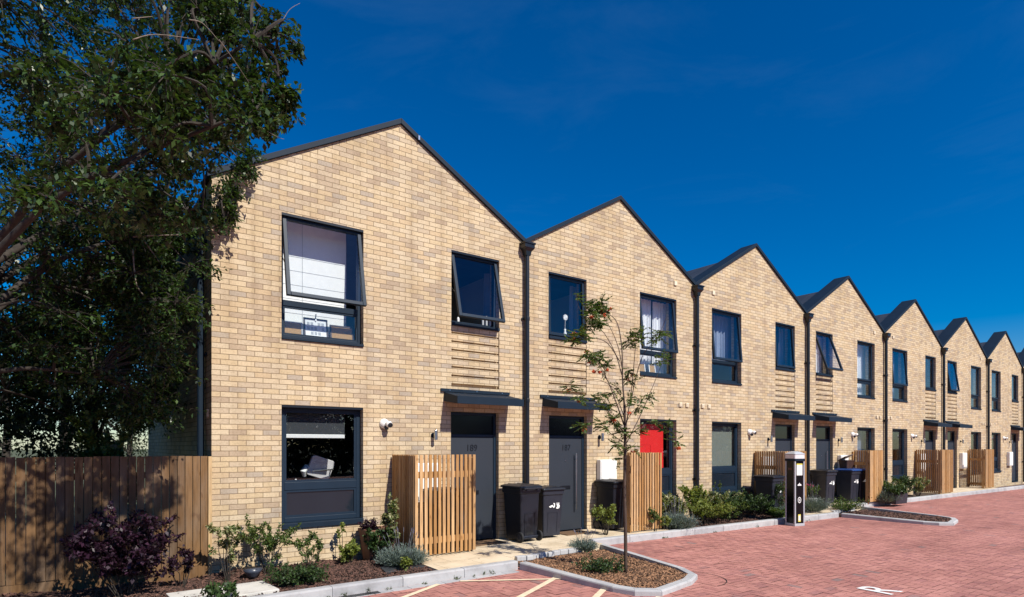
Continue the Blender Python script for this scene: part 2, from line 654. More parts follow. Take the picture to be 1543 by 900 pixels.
# ------------------------------------------------------------------ foliage
def rand_dirs(n):
    d = rng.normal(size=(n, 3))
    d /= np.linalg.norm(d, axis=1)[:, None] + 1e-9
    return d


def leaf_quads(P, D, L, W, fold=.25, tiltn=None):
    """rhombus leaves: base P, direction D, length L, width W (arrays)"""
    n = len(P)
    up = np.tile(np.array([0, 0, 1.0]), (n, 1)) + rand_dirs(n) * (.75 if tiltn is None else tiltn)
    side = np.cross(D, up)
    side /= np.linalg.norm(side, axis=1)[:, None] + 1e-9
    nrm = np.cross(side, D)
    L = np.asarray(L).reshape(-1, 1)
    W = np.asarray(W).reshape(-1, 1)
    a = P
    c = P + D * L
    m = P + D * L * .45 + nrm * W * fold
    b = m + side * W * .5
    d = m - side * W * .5
    V = np.stack([a, b, c, d], axis=1).reshape(-1, 3)
    F = np.arange(4 * n).reshape(-1, 4)
    return V, F


def tuft(centers, radii, n_each, L, W, flat=.8, droop=.25):
    """leaves in soft balls"""
    P = []
    D = []
    for c, r, k in zip(centers, radii, n_each):
        d = rand_dirs(k)
        rr = r * rng.random(k) ** .45
        p = np.array(c) + d * rr[:, None] * np.array([1, 1, flat])
        dd = d * .7 + rand_dirs(k) * .8 + np.array([0, 0, -droop])
        dd /= np.linalg.norm(dd, axis=1)[:, None]
        P.append(p)
        D.append(dd)
    P = np.concatenate(P)
    D = np.concatenate(D)
    n = len(P)
    return leaf_quads(P, D, L * rng.uniform(.65, 1.25, n), W * rng.uniform(.7, 1.2, n))


def shrub(name, label, cat, loc, h, rad, leafmat, leaf=.05, stems=7, dens=1.0, stemmat='bark', group=None, lean=(0, 0), spread=1.0, bare=.25, sub=3):
    """branching small shrub: stems from the ground, leaves clustered along the stems' outer parts"""
    root = thing(name, label, cat, loc, 0, group)
    sm = MB()
    P = []
    D = []
    for i in range(stems):
        a = 2 * PI * i / stems + random.uniform(-.5, .5)
        rr = rad * random.uniform(.35, 1.0) * spread
        hh = h * random.uniform(.62, 1.0)
        tip = Vector((math.cos(a) * rr + lean[0] * h, math.sin(a) * rr + lean[1] * h, hh))
        b0 = Vector((math.cos(a) * .02, math.sin(a) * .02, -.03))
        mid = b0.lerp(tip, .5) + Vector((random.uniform(-.05, .05), random.uniform(-.05, .05), h * .08))
        sm.tube([b0, mid, tip], [.008, .005, .0025], 5)
        twigs = [(mid, tip)]
        for k in range(sub):
            f = random.uniform(.25, .9)
            s0 = mid.lerp(tip, f) if f > .4 else b0.lerp(mid, .5 + f)
            e = s0 + Vector((random.uniform(-1, 1), random.uniform(-1, 1), random.uniform(.1, 1))) * rad * .55
            sm.tube([s0, e], [.004, .002], 4)
            twigs.append((s0, e))
        for (s0, e) in twigs:
            n = int(26 * dens)
            f = rng.random(n) * (1 - bare) + bare
            p = np.array(s0)[None] * (1 - f[:, None]) + np.array(e)[None] * f[:, None]
            p += rand_dirs(n) * (.012 + .04 * rad)
            d = rand_dirs(n) + (np.array(e) - np.array(s0))[None] * 1.2
            d /= np.linalg.norm(d, axis=1)[:, None]
            P.append(p)
            D.append(d)
    P = np.concatenate(P)
    D = np.concatenate(D)
    n = len(P)
    V, F = leaf_quads(P, D, leaf * rng.uniform(.6, 1.2, n), leaf * .62 * rng.uniform(.7, 1.2, n))
    mesh_np('foliage', V, F, leafmat, root)
    sm.build('stems', stemmat, root)
    return root


def lavender(name, label, loc, rad, h, n=900, flowers=24, group=None):
    root = thing(name, label, 'lavender bush', loc, 0, group)
    a = rng.random(n) * 2 * PI
    r = np.sqrt(rng.random(n)) * .55
    base = np.stack([np.cos(a) * r * rad, np.sin(a) * r * rad, np.full(n, .02)], 1)
    el = 1 - .55 * r / .55
    D = np.stack([np.cos(a) * (1 - el + .2), np.sin(a) * (1 - el + .2), el], 1) + rand_dirs(n) * .22
    D /= np.linalg.norm(D, axis=1)[:, None]
    Ls = h * rng.uniform(.6, 1.0, n)
    V1, F1 = leaf_quads(base, D, Ls, np.full(n, .012), 0)
    k = n * 3
    idx = rng.integers(0, n, k)
    P2 = base[idx] + D[idx] * (Ls[idx] * rng.uniform(.35, 1, k))[:, None]
    D2 = D[idx] + rand_dirs(k) * .9
    D2 /= np.linalg.norm(D2, axis=1)[:, None]
    V2, F2 = leaf_quads(P2, D2, .045 * rng.uniform(.7, 1.3, k), np.full(k, .010), 0)
    mesh_np('foliage', np.concatenate([V1, V2]), np.concatenate([F1, F2 + len(V1)]), 'leaf_lav', root)
    if flowers:
        mb = MB()
        for i in range(flowers):
            b = random.uniform(0, 2 * PI)
            q = random.uniform(.2, .9)
            p0 = Vector((math.cos(b) * rad * q * .5, math.sin(b) * rad * q * .5, h * .5))
            p1 = p0 + Vector((math.cos(b) * .14 * q, math.sin(b) * .14 * q, h * random.uniform(.7, 1.15)))
            mb.tube([p0, p1], [.0025, .002], 4)
            mb.tube([p1, p1 + (p1 - p0).normalized() * .05], [.006, .004], 5)
        mb.build('flower_stems', 'lavstem', root)
    return root


def chips(name, polys, n, zfun, mat, size=.04, keep=None):
    """bark chips scattered over polygons (list of (x0,x1,y0,y1))"""
    P = []
    area = [(p[1] - p[0]) * (p[3] - p[2]) for p in polys]
    for p, a in zip(polys, area):
        k = int(n * a / sum(area))
        xy = np.stack([rng.uniform(p[0], p[1], k), rng.uniform(p[2], p[3], k)], 1)
        P.append(xy)
    P = np.concatenate(P)
    if keep:
        P = P[[keep(x, y) for x, y in P]]
    k = len(P)
    z = np.array([zfun(x, y) for x, y in P]) + rng.uniform(-.004, .022, k)
    C = np.stack([P[:, 0], P[:, 1], z], 1)
    D = rand_dirs(k) * np.array([1, 1, .35])
    D /= np.linalg.norm(D, axis=1)[:, None]
    up = np.array([0, 0, 1.0]) + rand_dirs(k) * .5
    S = np.cross(D, up)
    S /= np.linalg.norm(S, axis=1)[:, None]
    Nn = np.cross(S, D)
    L = (size * rng.uniform(.5, 1.5, k))[:, None] * .5
    W = (size * rng.uniform(.25, .6, k))[:, None] * .5
    T = (size * rng.uniform(.08, .22, k))[:, None]
    a = C - D * L - S * W
    b = C + D * L - S * W * .7
    c = C + D * L * .9 + S * W
    d = C - D * L * .9 + S * W * .8
    V = np.stack([a, b, c, d, a + Nn * T, b + Nn * T, c + Nn * T, d + Nn * T], 1).reshape(-1, 3)
    base = np.array([[4, 5, 6, 7], [0, 1, 5, 4], [1, 2, 6, 5], [2, 3, 7, 6], [3, 0, 4, 7]])
    F = (np.arange(k)[:, None, None] * 8 + base[None]).reshape(-1, 4)
    o = mesh_np(name, V, F, mat)
    o['kind'] = 'stuff'
    return o
SAT, SKYS, SUNS, EXPO = 1.62, .07, 4.7, .45


# ------------------------------------------------------------------ houses
PEAK, SLOPE, HALF = 7.12, .566, 2.58
DEPTH = 8.8


def grid_wall(mb, x0, x1, z0, z1, holes, y):
    xs = sorted(set([x0, x1] + [h[0] for h in holes] + [h[1] for h in holes]))
    zs = sorted(set([z0, z1] + [h[2] for h in holes] + [h[3] for h in holes]))
    for a, b in zip(xs, xs[1:]):
        for c, d in zip(zs, zs[1:]):
            mx, mz = (a + b) / 2, (c + d) / 2
            if any(h[0] < mx < h[1] and h[2] < mz < h[3] for h in holes):
                continue
            mb.quad((a, y, c), (b, y, c), (b, y, d), (a, y, d))


def reveal(mb, h, y0, y1):
    a, b, c, d = h
    mb.quad((a, y0, c), (a, y1, c), (a, y1, d), (a, y0, d))
    mb.quad((b, y0, c), (b, y0, d), (b, y1, d), (b, y1, c))
    mb.quad((a, y0, d), (a, y1, d), (b, y1, d), (b, y0, d))
    mb.quad((a, y0, c), (b, y0, c), (b, y1, c), (a, y1, c))


def bars(mb, x0, x1, z0, z1, w, y0, y1, mat=None, wt=None, wb=None):
    """a rectangular frame of four bars butted end to end"""
    wt = wt or w
    wb = wb or w
    mb.box(x0, x0 + w, y0, y1, z0, z1, mat)
    mb.box(x1 - w, x1, y0, y1, z0, z1, mat)
    mb.box(x0 + w, x1 - w, y0, y1, z0, z0 + wb, mat)
    mb.box(x0 + w, x1 - w, y0, y1, z1 - wt, z1, mat)


def sash(win, x0, x1, z0, z1, y, deg, paneloss=.058):
    """top-hung opening light, swung out by deg"""
    mt = Matrix.Translation((0, y, z1)) @ Matrix.Rotation(R(-deg), 4, 'X') @ Matrix.Translation((0, -y, -z1))
    mb = MB()
    bars(mb, x0, x1, z0, z1, paneloss, y - .06, y, mt)
    s = mb.build('sash', 'frame', win, bevel=.006)
    g = MB().box(x0 + paneloss - .004, x1 - paneloss + .004, y - .034, y - .028, z0 + paneloss - .004, z1 - paneloss + .004, mt)
    g.build('pane', 'glass', win)
    if deg > 3:
        for sx in (x0 + .02, x1 - .02):
            st = MB()
            p = mt @ Vector((sx, y - .03, z0 + .35 * (z1 - z0)))
            st.tube([(sx, y, z0 + .52 * (z1 - z0)), p], .006, 5)
            st.build('stay', 'steel', win)
    return s


def fixed_pane(win, x0, x1, z0, z1, y, mat='glass'):
    MB().box(x0 - .003, x1 + .003, y + .028, y + .034, z0 - .003, z1 + .003).build('pane', mat, win)


def house(idx, x0, w, side, label, o):
    root = thing('terraced_house', label, 'house', (x0, 0, 0), 0, 'terraced houses in the row')

    def X(d):
        return w - d if side == 'R' else d

    def span(d0, d1):
        return tuple(sorted((X(d0), X(d1))))
    c = w - HALF if idx == 0 else w / 2
    T = lambda x: PEAK - SLOPE * abs(x - c)
    ys0 = span(.59, 1.61)
    hs = (*ys0, 3.83, 5.15)
    hd = (*span(.60, 1.62), -.02, 2.325)
    hb = (*span(3.22, 4.48), 3.285, 5.15)
    hg = (*span(3.225, 4.48), .49, 2.325)
    hp = (*ys0, 2.76, 3.80)
    zb = 5.35
    cop = .088
    mb = MB()
    grid_wall(mb, 0, w, -.35, zb, [hs, hd, hb, hg, hp], 0)
    mb.poly([(0, 0, zb), (w, 0, zb), (w, 0, T(w) - cop), (c, 0, PEAK - cop), (0, 0, T(0) - cop)])
    for h in (hs, hd, hb, hg):
        reveal(mb, h, 0, .3)
    # outer shell: sides and back
    if idx == 0:
        mb.poly([(0, DEPTH, -.35), (0, 0, -.35), (0, 0, T(0) - cop), (0, DEPTH, T(0) - cop)])
    if o.get('last'):
        mb.poly([(w, 0, -.35), (w, DEPTH, -.35), (w, DEPTH, T(w) - cop), (w, 0, T(w) - cop)])
    xa, xb = c - (PEAK - 6.6) / SLOPE, c + (PEAK - 6.6) / SLOPE
    wall = mb.build('wall', 'brick', root)
    MB().poly([(w, DEPTH, -.35), (0, DEPTH, -.35), (0, DEPTH, T(0) - cop), (xa, DEPTH, 6.48), (xb, DEPTH, 6.48), (w, DEPTH, T(w) - cop)]).build('back_wall', 'brick', root)
    # corbelled brick panel over the door: every other course stands proud of the recessed back
    pm = MB()
    reveal(pm, hp, 0, .065)
    pm.quad((hp[0], .065, hp[2]), (hp[1], .065, hp[2]), (hp[1], .065, hp[3]), (hp[0], .065, hp[3]))
    z = hp[2] + .06
    k = 0
    while z < hp[3] - .03:
        t = min(z + .119, hp[3] - .002)
        pm.box(hp[0] + .002, hp[1] - .016, .004, .063, z, t)
        z += .15
    pm.build('brick_panel', 'brick', root)
    # rooms behind the windows
    rm = MB()
    grid_wall(rm, .08, w - .08, 2.8, 5.28, [hs, hb], .302)
    for (za, zb2) in ((2.8, 5.28),):
        rm.quad((.08, .3, zb2), (w - .08, .3, zb2), (w - .08, 4.2, zb2), (.08, 4.2, zb2))
        rm.quad((.08, 4.2, za), (w - .08, 4.2, za), (w - .08, 4.2, zb2), (.08, 4.2, zb2))
        for xx in (.08, w - .08, X(2.3)):
            rm.quad((xx, .31, za), (xx, 4.2, za), (xx, 4.2, zb2), (xx, .31, zb2))
    rm.build('upper_room', 'plaster', root)
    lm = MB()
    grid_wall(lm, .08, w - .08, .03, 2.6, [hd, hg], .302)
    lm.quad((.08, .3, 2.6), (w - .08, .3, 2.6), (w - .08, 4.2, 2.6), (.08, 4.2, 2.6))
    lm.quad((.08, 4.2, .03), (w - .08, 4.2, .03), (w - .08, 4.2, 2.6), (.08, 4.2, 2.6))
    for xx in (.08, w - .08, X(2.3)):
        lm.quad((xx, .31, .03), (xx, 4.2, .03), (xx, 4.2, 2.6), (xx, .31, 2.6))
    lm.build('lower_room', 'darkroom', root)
    fl = MB()
    fl.quad((.08, .3, .03), (w - .08, .3, .03), (w - .08, 4.2, .03), (.08, 4.2, .03))
    fl.build('room_floor', 'carpet', root)
    fl = MB()
    fl.quad((.08, .3, 2.8), (w - .08, .3, 2.8), (w - .08, 4.2, 2.8), (.08, 4.2, 2.8))
    fl.build('room_floor', 'carpet', root)
    # roof and metal gable coping
    rf = MB()
    e = -.0
    rf.prism([(e, 5.2), (w - e, 5.2), (w - e, T(w) - .03), (xb, 6.57), (xa, 6.57), (e, T(0) - .03)], .425, DEPTH + .1)
    roof = rf.build('roof', 'roof', root)
    MB().poly([(xa - .05, .42, 6.5), (xb + .05, .42, 6.5), (c, .42, PEAK - cop)]).build('parapet_back', 'metal', root)
    gc = MB()
    lo = -.06 if idx == 0 else 0
    hi = w + (.06 if o.get('last') else 0)
    gc.prism([(lo, T(lo) - cop), (c, PEAK - cop), (c, PEAK), (lo, T(lo))], -.045, .43)
    gc.prism([(c, PEAK - cop), (hi, T(hi) - cop), (hi, T(hi)), (c, PEAK)], -.045, .43)
    gcp = gc.build('gable_coping', 'metal', root, bevel=.005)
    if idx == 0:
        MB().box(c + .30, c + .33, -.062, -.048, T(c + .3) - .10, T(c + .3) - .03).build('coping_clip', 'steel', root)
    # downpipe with hopper at the right-hand party line
    if not o.get('last'):
        dp = MB().tube([(w + .0, -.075, 5.42), (w, -.075, -.06)], .047, 12)
        for zz in (.9, 2.55, 4.1):
            dp.tube([(w, -.075, zz), (w, -.075, zz + .06)], .056, 12)
            dp.box(w - .085, w + .085, -.03, -.004, zz + .01, zz + .05)
        pipe = dp.build('downpipe', 'pipe', root, smooth=False, bevel=.003)
        hp_ = MB().loft([rrect(.055, .05, .01, 5.32, w, -.075), rrect(.07, .06, .01, 5.40, w, -.075), rrect(.115, .085, .01, 5.46, w, -.092), rrect(.115, .085, .01, 5.53, w, -.092), rrect(.13, .095, .01, 5.53, w, -.098), rrect(.13, .095, .01, 5.56, w, -.098)])
        hp_.build('hopper', 'pipe', pipe)
    if idx == 0:
        sp = MB().tube([(-.075, .40, 5.2), (-.075, .40, -.06)], .045, 12)
        for zz in (1.2, 3.0, 4.6):
            sp.box(-.03, -.004, .32, .48, zz, zz + .04)
        sp.build('downpipe', 'metal', root, smooth=False, bevel=.003)
        MB().box(-.02, -.003, .20, .29, 2.12, 2.24).build('wall_vent', 'cream_plastic', root, bevel=.004)
    # ---- windows
    yb = .11
    # large upper
    a, b, z0, z1 = hb
    m = MB()
    bars(m, a + .002, b - .002, z0 + .045, z1 - .002, .05, yb, yb + .075)
    m.box(a + .052, b - .052, yb, yb + .075, 3.81, 3.895)
    win = m.build('window', 'frame', root, bevel=.004)
    if o.get('bigdeg', 0) > 0:
        sash(win, a + .025, b - .025, 3.87, z1 - .03, yb - .002, o['bigdeg'])
    else:
        sash(win, a + .03, b - .03, 3.88, z1 - .035, yb + .02, 0)
    mm = MB()
    bars(mm, a + .052, b - .052, z0 + .095, 3.81, .028, yb + .012, yb + .06)
    mm.build('bead', 'frame', win)
    fixed_pane(win, a + .08, b - .08, z0 + .123, 3.782, yb)
    MB().box(a + .002, b - .002, -.028, yb + .075, z0 + .004, z0 + .043).build('sill', 'metal', win, bevel=.004)
    MB().box(a + .002, b - .002, .002, yb - .004, z1 - .035, z1 - .003).build('lintel_trim', 'pipe', win)
    # small upper
    a, b, z0, z1 = hs
    m = MB()
    bars(m, a + .002, b - .002, z0 + .06, z1 - .002, .05, yb, yb + .075)
    win = m.build('window', 'frame', root, bevel=.004)
    if o.get('smalldeg', 0) > 0:
        sash(win, a + .025, b - .025, z0 + .085, z1 - .03, yb - .002, o['smalldeg'])
    else:
        sash(win, a + .03, b - .03, z0 + .09, z1 - .035, yb + .02, 0)
    MB().box(a + .002, b - .002, -.028, yb + .075, z0 + .004, z0 + .058).build('sill', 'metal', win, bevel=.004)
    MB().box(a + .002, b - .002, .002, yb - .004, z1 - .035, z1 - .003).build('lintel_trim', 'pipe', win)
    # ground floor
    a, b, z0, z1 = hg
    m = MB()
    bars(m, a + .002, b - .002, z0 + .085, z1 - .002, .07, yb, yb + .075, None, .075, .07)
    m.box(a + .072, b - .072, yb, yb + .075, 1.055, 1.175)
    win = m.build('window', 'frame', root, bevel=.004)
    mm = MB()
    bars(mm, a + .072, b - .072, 1.175, z1 - .077, .03, yb + .012, yb + .06)
    bars(mm, a + .072, b - .072, z0 + .155, 1.055, .034, yb + .008, yb + .06)
    mm.build('bead', 'frame', win)
    fixed_pane(win, a + .10, b - .10, 1.205, z1 - .107, yb)
    MB().box(a + .104, b - .104, yb + .026, yb + .04, z0 + .187, 1.023).build('spandrel_panel', 'spandrel', win)
    MB().box(a + .002, b - .002, -.03, yb + .075, z0 + .004, z0 + .083).build('sill', 'metal', win, bevel=.005)
    MB().box(a + .002, b - .002, .002, yb - .004, z1 - .035, z1 - .003).build('lintel_trim', 'pipe', win)
    # ---- door
    a, b, z0, z1 = hd
    hinge_far = 1 if side == 'R' else -1
    m = MB()
    m.box(a + .062, b - .062, .098, .145, .012, 1.875)
    door = m.build('door', 'door', root, bevel=.003)
    f = MB()
    f.box(a + .002, a + .058, .085, .16, -.01, z1 - .003)
    f.box(b - .058, b - .002, .085, .16, -.01, z1 - .003)
    f.box(a + .058, b - .058, .085, .16, z1 - .055, z1 - .003)
    f.box(a + .058, b - .058, .085, .16, 1.88, 1.925)
    f.build('door_frame', 'frame', door, bevel=.003)
    MB().box(a + .058, b - .058, .118, .126, 1.925, z1 - .055).build('fanlight', 'fanlight', door)
    MB().box(a + .003, b - .003, -.01, .16, -.03, -.012).build('threshold', 'metal', door)
    hx = X(1.36)
    hb_ = MB().tube([(hx, .04, .42), (hx, .04, 1.57)], .014, 10)
    for zz in (.55, 1.44):
        hb_.tube([(hx, .04, zz), (hx, .098, zz)], .008, 6)
    hb_.build('pull_handle', 'steel', door)
    cxm = (a + b) / 2
    lp = MB().box(cxm - .13, cxm + .13, .088, .0975, .84, .915)
    lp.build('letter_plate', 'pipe', door, bevel=.004)
    MB().tube([(cxm, .09, 1.42), (cxm, .098, 1.42)], .012, 10).build('spyhole', 'steel', door)
    if o.get('number'):
        text_mesh('house_number', o['number'], .165, 'pipe', door, (cxm - .02 * hinge_far, .0975, 1.63), (PI / 2, 0, 0), .006)
    # ---- canopy
    a, b = span(.37, 1.83)
    m = MB()
    m.prism([(-.004, 2.49), (-.45, 2.435), (-.45, 2.557), (-.004, 2.655)], a + .07, b - .01, 'x')
    can = m.build('canopy', 'metal', root, bevel=.006)
    MB().box(a, b, -.03, -.003, 2.658, 2.715).build('flashing', 'metal', can, bevel=.003)
    fas = MB().box(a + .062, b - .002, -.472, -.452, 2.43, 2.562)
    fas.build('fascia', 'metal', can, bevel=.003)
    for q in (.12, .5, .88):
        bl = MB()
        xx = a + (b - a) * q
        bl.tube([(xx, -.036, 2.69), (xx, -.03, 2.69)], .010, 8)
        bl.build('bolt', 'steel', can)
    # ---- wall lamp beside the door
    lx = X(1.97)
    m = MB().tube([(lx, -.012, 1.90), (lx, -.001, 1.90)], .045, 14)
    m.box(lx - .015, lx + .015, -.07, -.012, 1.885, 1.915)
    lamp = m.build('wall_lamp', 'metal', root)
    MB().tube([(lx, -.095, 1.82), (lx, -.095, 1.985)], .032, 14).build('lamp_body', 'steel', lamp, bevel=.003)
    # ---- optional fittings
    if o.get('security'):
        sx = X(2.87)
        m = MB().tube([(sx, -.001, 2.08), (sx, -.02, 2.08), (sx, -.05, 2.085), (sx, -.075, 2.09), (sx, -.085, 2.09)], [.085, .083, .07, .045, .02], 18)
        sec = m.build('security_lamp', 'white_plastic', root, smooth=True)
        h = MB().tube([(sx + .01, -.06, 2.085), (sx + .03, -.13, 2.065), (sx + .035, -.15, 2.055)], [.035, .055, .05], 14)
        h.build('lamp_head', 'white_plastic', sec, bevel=.004)
        MB().tube([(sx + .034, -.148, 2.056), (sx + .04, -.172, 2.043)], [.042, .036], 14).build('lens', 'grey_plastic', sec)
        MB().tube([(sx + .005, -.06, 2.04), (sx + .01, -.085, 1.985)], [.035, .03], 12).build('motion_sensor', 'grey_plastic', sec)
    ma, mb_ = span(1.89, 2.38)
    mbx = MB().box(ma, mb_, -.12, -.003, .78, 1.43)
    box = mbx.build('meter_box', 'white_plastic', root, bevel=.012)
    MB().box(ma + .03, mb_ - .03, -.130, -.122, .81, 1.40).build('meter_door', 'white_plastic', box, bevel=.004)
    if idx > 0:
        for d, zz in ((4.88 - .02, 2.69), (4.61, 2.69)):
            v = MB().box(X(d) - .05, X(d) + .05, -.03, -.003, zz - .05, zz + .05)
            v = v.build('wall_vent', 'cream_plastic', root, bevel=.006)
            q = MB()
            for i in range(3):
                q.box(X(d) - .04, X(d) + .04, -.036, -.031, zz - .035 + i * .026, zz - .02 + i * .026)
            q.build('vent_louvre', 'cream_plastic', v)
        v = MB().box(X(4.43) - .05, X(4.43) + .05, -.03, -.003, 5.47, 5.57).build('wall_vent', 'cream_plastic', root, bevel=.006)
    return root


XS = [0.0, 5.41]
for i in range(7):
    XS.append(5.41 + 5.16 * (i + 1))
LAB = ['nearest buff brick terraced house with door number 189 and wide open upper windows',
       'buff brick terraced house with door number 187 behind the young rowan tree',
       'buff brick terraced house whose downstairs blind is grey green, behind the charging post',
       'buff brick terraced house with the blue lidded bin outside, fourth gable along',
       'buff brick terraced house of the fifth gable along the row',
       'buff brick terraced house of the sixth gable along the row',
       'buff brick terraced house of the seventh gable along the row',
       'far end buff brick terraced house of the row']
OPT = [dict(bigdeg=11.5, smalldeg=14, number='189', security=True),
       dict(bigdeg=6, smalldeg=1.5, number='187'),
       dict(bigdeg=5, smalldeg=4, security=True),
       dict(bigdeg=0, smalldeg=19, security=True),
       dict(bigdeg=4, smalldeg=0, security=True), dict(smalldeg=8), dict(bigdeg=0, security=True), dict(last=True)]
HOUSES = []
for i in range(8):
    HOUSES.append(house(i, XS[i], XS[i + 1] - XS[i], 'R' if i % 2 == 0 else 'L', LAB[i], OPT[i]))


# ------------------------------------------------------------------ things inside the windows
def obj(name, label, cat, mb, mat, bevel=0, group=None, smooth=False):
    return tag(mb.build(name, mat, None, bevel=bevel, smooth=smooth), label, cat, group)


# white panelled screen behind the big upper window of the first house
scr = thing('panelled_screen', 'white panelled screen filling the upper left window of the nearest house', 'screen', (1.52, .46, 2.8))
MB().box(-.66, .55, -.02, .02, 0, 2.44).build('panel', 'board_white', scr)
sm = MB()
for zz in (.98, 1.2, 1.42, 1.64, 1.86):
    sm.box(-.66, .55, -.0235, -.021, zz, zz + .006)
sm.box(-.16, -.154, -.0265, -.0245, 0, 2.44)
sm.build('seam', 'seam', scr)


def framed_board(name, label, cat, x, y, z, w, h, face, lean=8, edge='darkwood', bits=None):
    t = thing(name, label, cat, (x, y, z))
    t.rotation_euler = (R(-lean), 0, 0)
    m = MB()
    bars(m, -w / 2, w / 2, 0, h, .022, -.012, .012)
    m.build('frame', edge, t)
    MB().box(-w / 2 + .022, w / 2 - .022, -.004, .006, .022, h - .022).build('face', face, t)
    if bits:
        bits(t)
    return t


def planner_bits(t):
    m = MB()
    for i in range(3):
        for j in range(5):
            if (i * 5 + j) % 4:
                m.box(-.135 + j * .056, -.095 + j * .056, -.0065, -.0045, .05 + i * .075, .095 + i * .075)
    m.build('entry', 'seam', t)
    MB().tube([(0, -.02, .27), (0, -.012, .33), (.01, -.012, .38)], .01, 6).build('clip', 'steel', t)


framed_board('cork_board', 'small cork board at the left of the upper window beside the planner', 'notice board', 1.13, .20, 3.39, .34, .22, 'cork', edge='seam')
framed_board('wall_planner', 'white planner in a dark frame standing on the upper window sill', 'planner', 1.505, .205, 3.39, .37, .31, 'board_white', bits=planner_bits)
framed_board('cork_board', 'larger cork board with a dark edge at the right end of the upper sill', 'notice board', 1.915, .20, 3.39, .38, .24, 'cork')

# ground floor of the first house: blind, chair, desk things
bl = thing('roller_blind', 'dark roller blind with a white bottom bar in the nearest downstairs window', 'blind', (1.50, .22, 2.24))
MB().box(-.52, .46, -.003, .003, -.34, -.02).build('cloth', 'blind', bl)
MB().box(-.52, .46, -.014, .014, -.40, -.342).build('bottom_bar', 'white_plastic', bl, bevel=.006)
MB().tube([(-.53, .02, 0), (.47, .02, 0)], .025, 10).build('roller', 'white_plastic', bl)

ch = thing('office_chair', 'white backed swivel chair tilted behind the nearest downstairs window', 'chair', (1.72, .80, .03), R(10))
mt = Matrix.Translation((0.05, 0, 1.33)) @ Matrix.Rotation(R(18), 4, 'Y') @ Matrix.Rotation(R(12), 4, 'X')
m = MB().loft([[tuple(mt @ Vector((p[0], q, p[1]))) for p in [(a[0], a[1]) for a in rrect(.21, .17, .05, 0)]] for q in (-.025, .025)])
m.build('backrest', 'lampglass', ch, bevel=.008)
m = MB().loft([rrect(.23, .22, .06, .98, -.05, .22), rrect(.23, .22, .06, 1.05, -.05, .22)])
m.build('seat', 'grey_plastic', ch, bevel=.015)
MB().tube([(-.05, .22, .1), (-.05, .22, .98)], .03, 10).build('column', 'steel', ch)
m = MB()
for k in range(5):
    a = 2 * PI * k / 5
    m.tube([(-.05, .22, .12), (-.05 + .3 * math.cos(a), .22 + .3 * math.sin(a), .05)], [.03, .02], 6)
m.build('base', 'pipe', ch)
MB().tube([(-.22, .02, 1.2), (-.26, -.02, 1.28), (-.20, .0, 1.34), (-.14, .05, 1.28)], [.03, .05, .05, .03], 10).build('headrest', 'white_plastic', ch)
MB().tube([(-.16, -.16, 1.28), (.2, -.14, 1.30), (.24, .1, 1.28)], .014, 6).build('armrest', 'steel', ch)
ds = thing('desk', 'dark desk inside the nearest downstairs window', 'desk', (1.4, .62, .03))
MB().box(-.7, .9, -.22, .30, 1.08, 1.11).build('desktop', 'darkwood', ds)
for (sx, sy) in ((-.66, -.18), (.86, -.18), (-.66, .26), (.86, .26)):
    MB().box(sx - .025, sx + .025, sy - .025, sy + .025, 0, 1.08).build('leg', 'darkwood', ds)
m = MB().loft([rrect(.02, .02, .01, 0), rrect(.024, .024, .01, .07)])
obj('cup', 'small pale cup at the left edge of the downstairs desk', 'cup', m, 'cream_plastic').location = (1.06, .48, 1.142)
m = MB().loft([rrect(.05, .03, .01, 0), rrect(.05, .03, .01, .025), rrect(.015, .015, .01, .03), rrect(.012, .012, .01, .06)])
obj('stapler', 'small white desk gadget on the desk beside the cup', 'gadget', m, 'white_plastic').location = (1.28, .50, 1.142)

# red board in the second house's ground floor window
rb = thing('red_board', 'bright red board filling most of the downstairs window behind the slatted screen', 'board', (9.10, .22, 1.12))
MB().box(-.50, .57, -.01, .01, .28, 1.20).build('panel', 'red', rb)
MB().box(-.50, .57, -.016, -.011, 0, .28).build('lower_panel', 'red', rb)
m = MB()
m.box(-.50, .57, -.0195, -.0165, .275, .282)
m.box(.12, .126, -.0195, -.0165, .0, .62)
m.box(-.46, .12, -.0130, -.0110, .62, .626)
m.build('seam', 'redline', rb)

# curtains and blinds


def curtain(label, x0, x1, y, z0, z1, mat, folds=7, amp=.035, group=None):
    n = 90
    mb = MB()
    xs = [x0 + (x1 - x0) * i / n for i in range(n + 1)]
    ph = random.uniform(0, 6)
    rows = []
    for z, am in ((z0, 1.0), (z0 + (z1 - z0) * .5, .85), (z1, .55)):
        rows.append([(x, y + amp * am * (math.sin(ph + folds * 2 * PI * i / n) + .35 * math.sin(2.3 * folds * 2 * PI * i / n + 1)), z) for i, x in enumerate(xs)])
    for a, b in zip(rows, rows[1:]):
        for i in range(n):
            mb.quad(a[i], a[i + 1], b[i + 1], b[i])
    return obj('curtain', label, 'curtain', mb, mat, group=group, smooth=False)


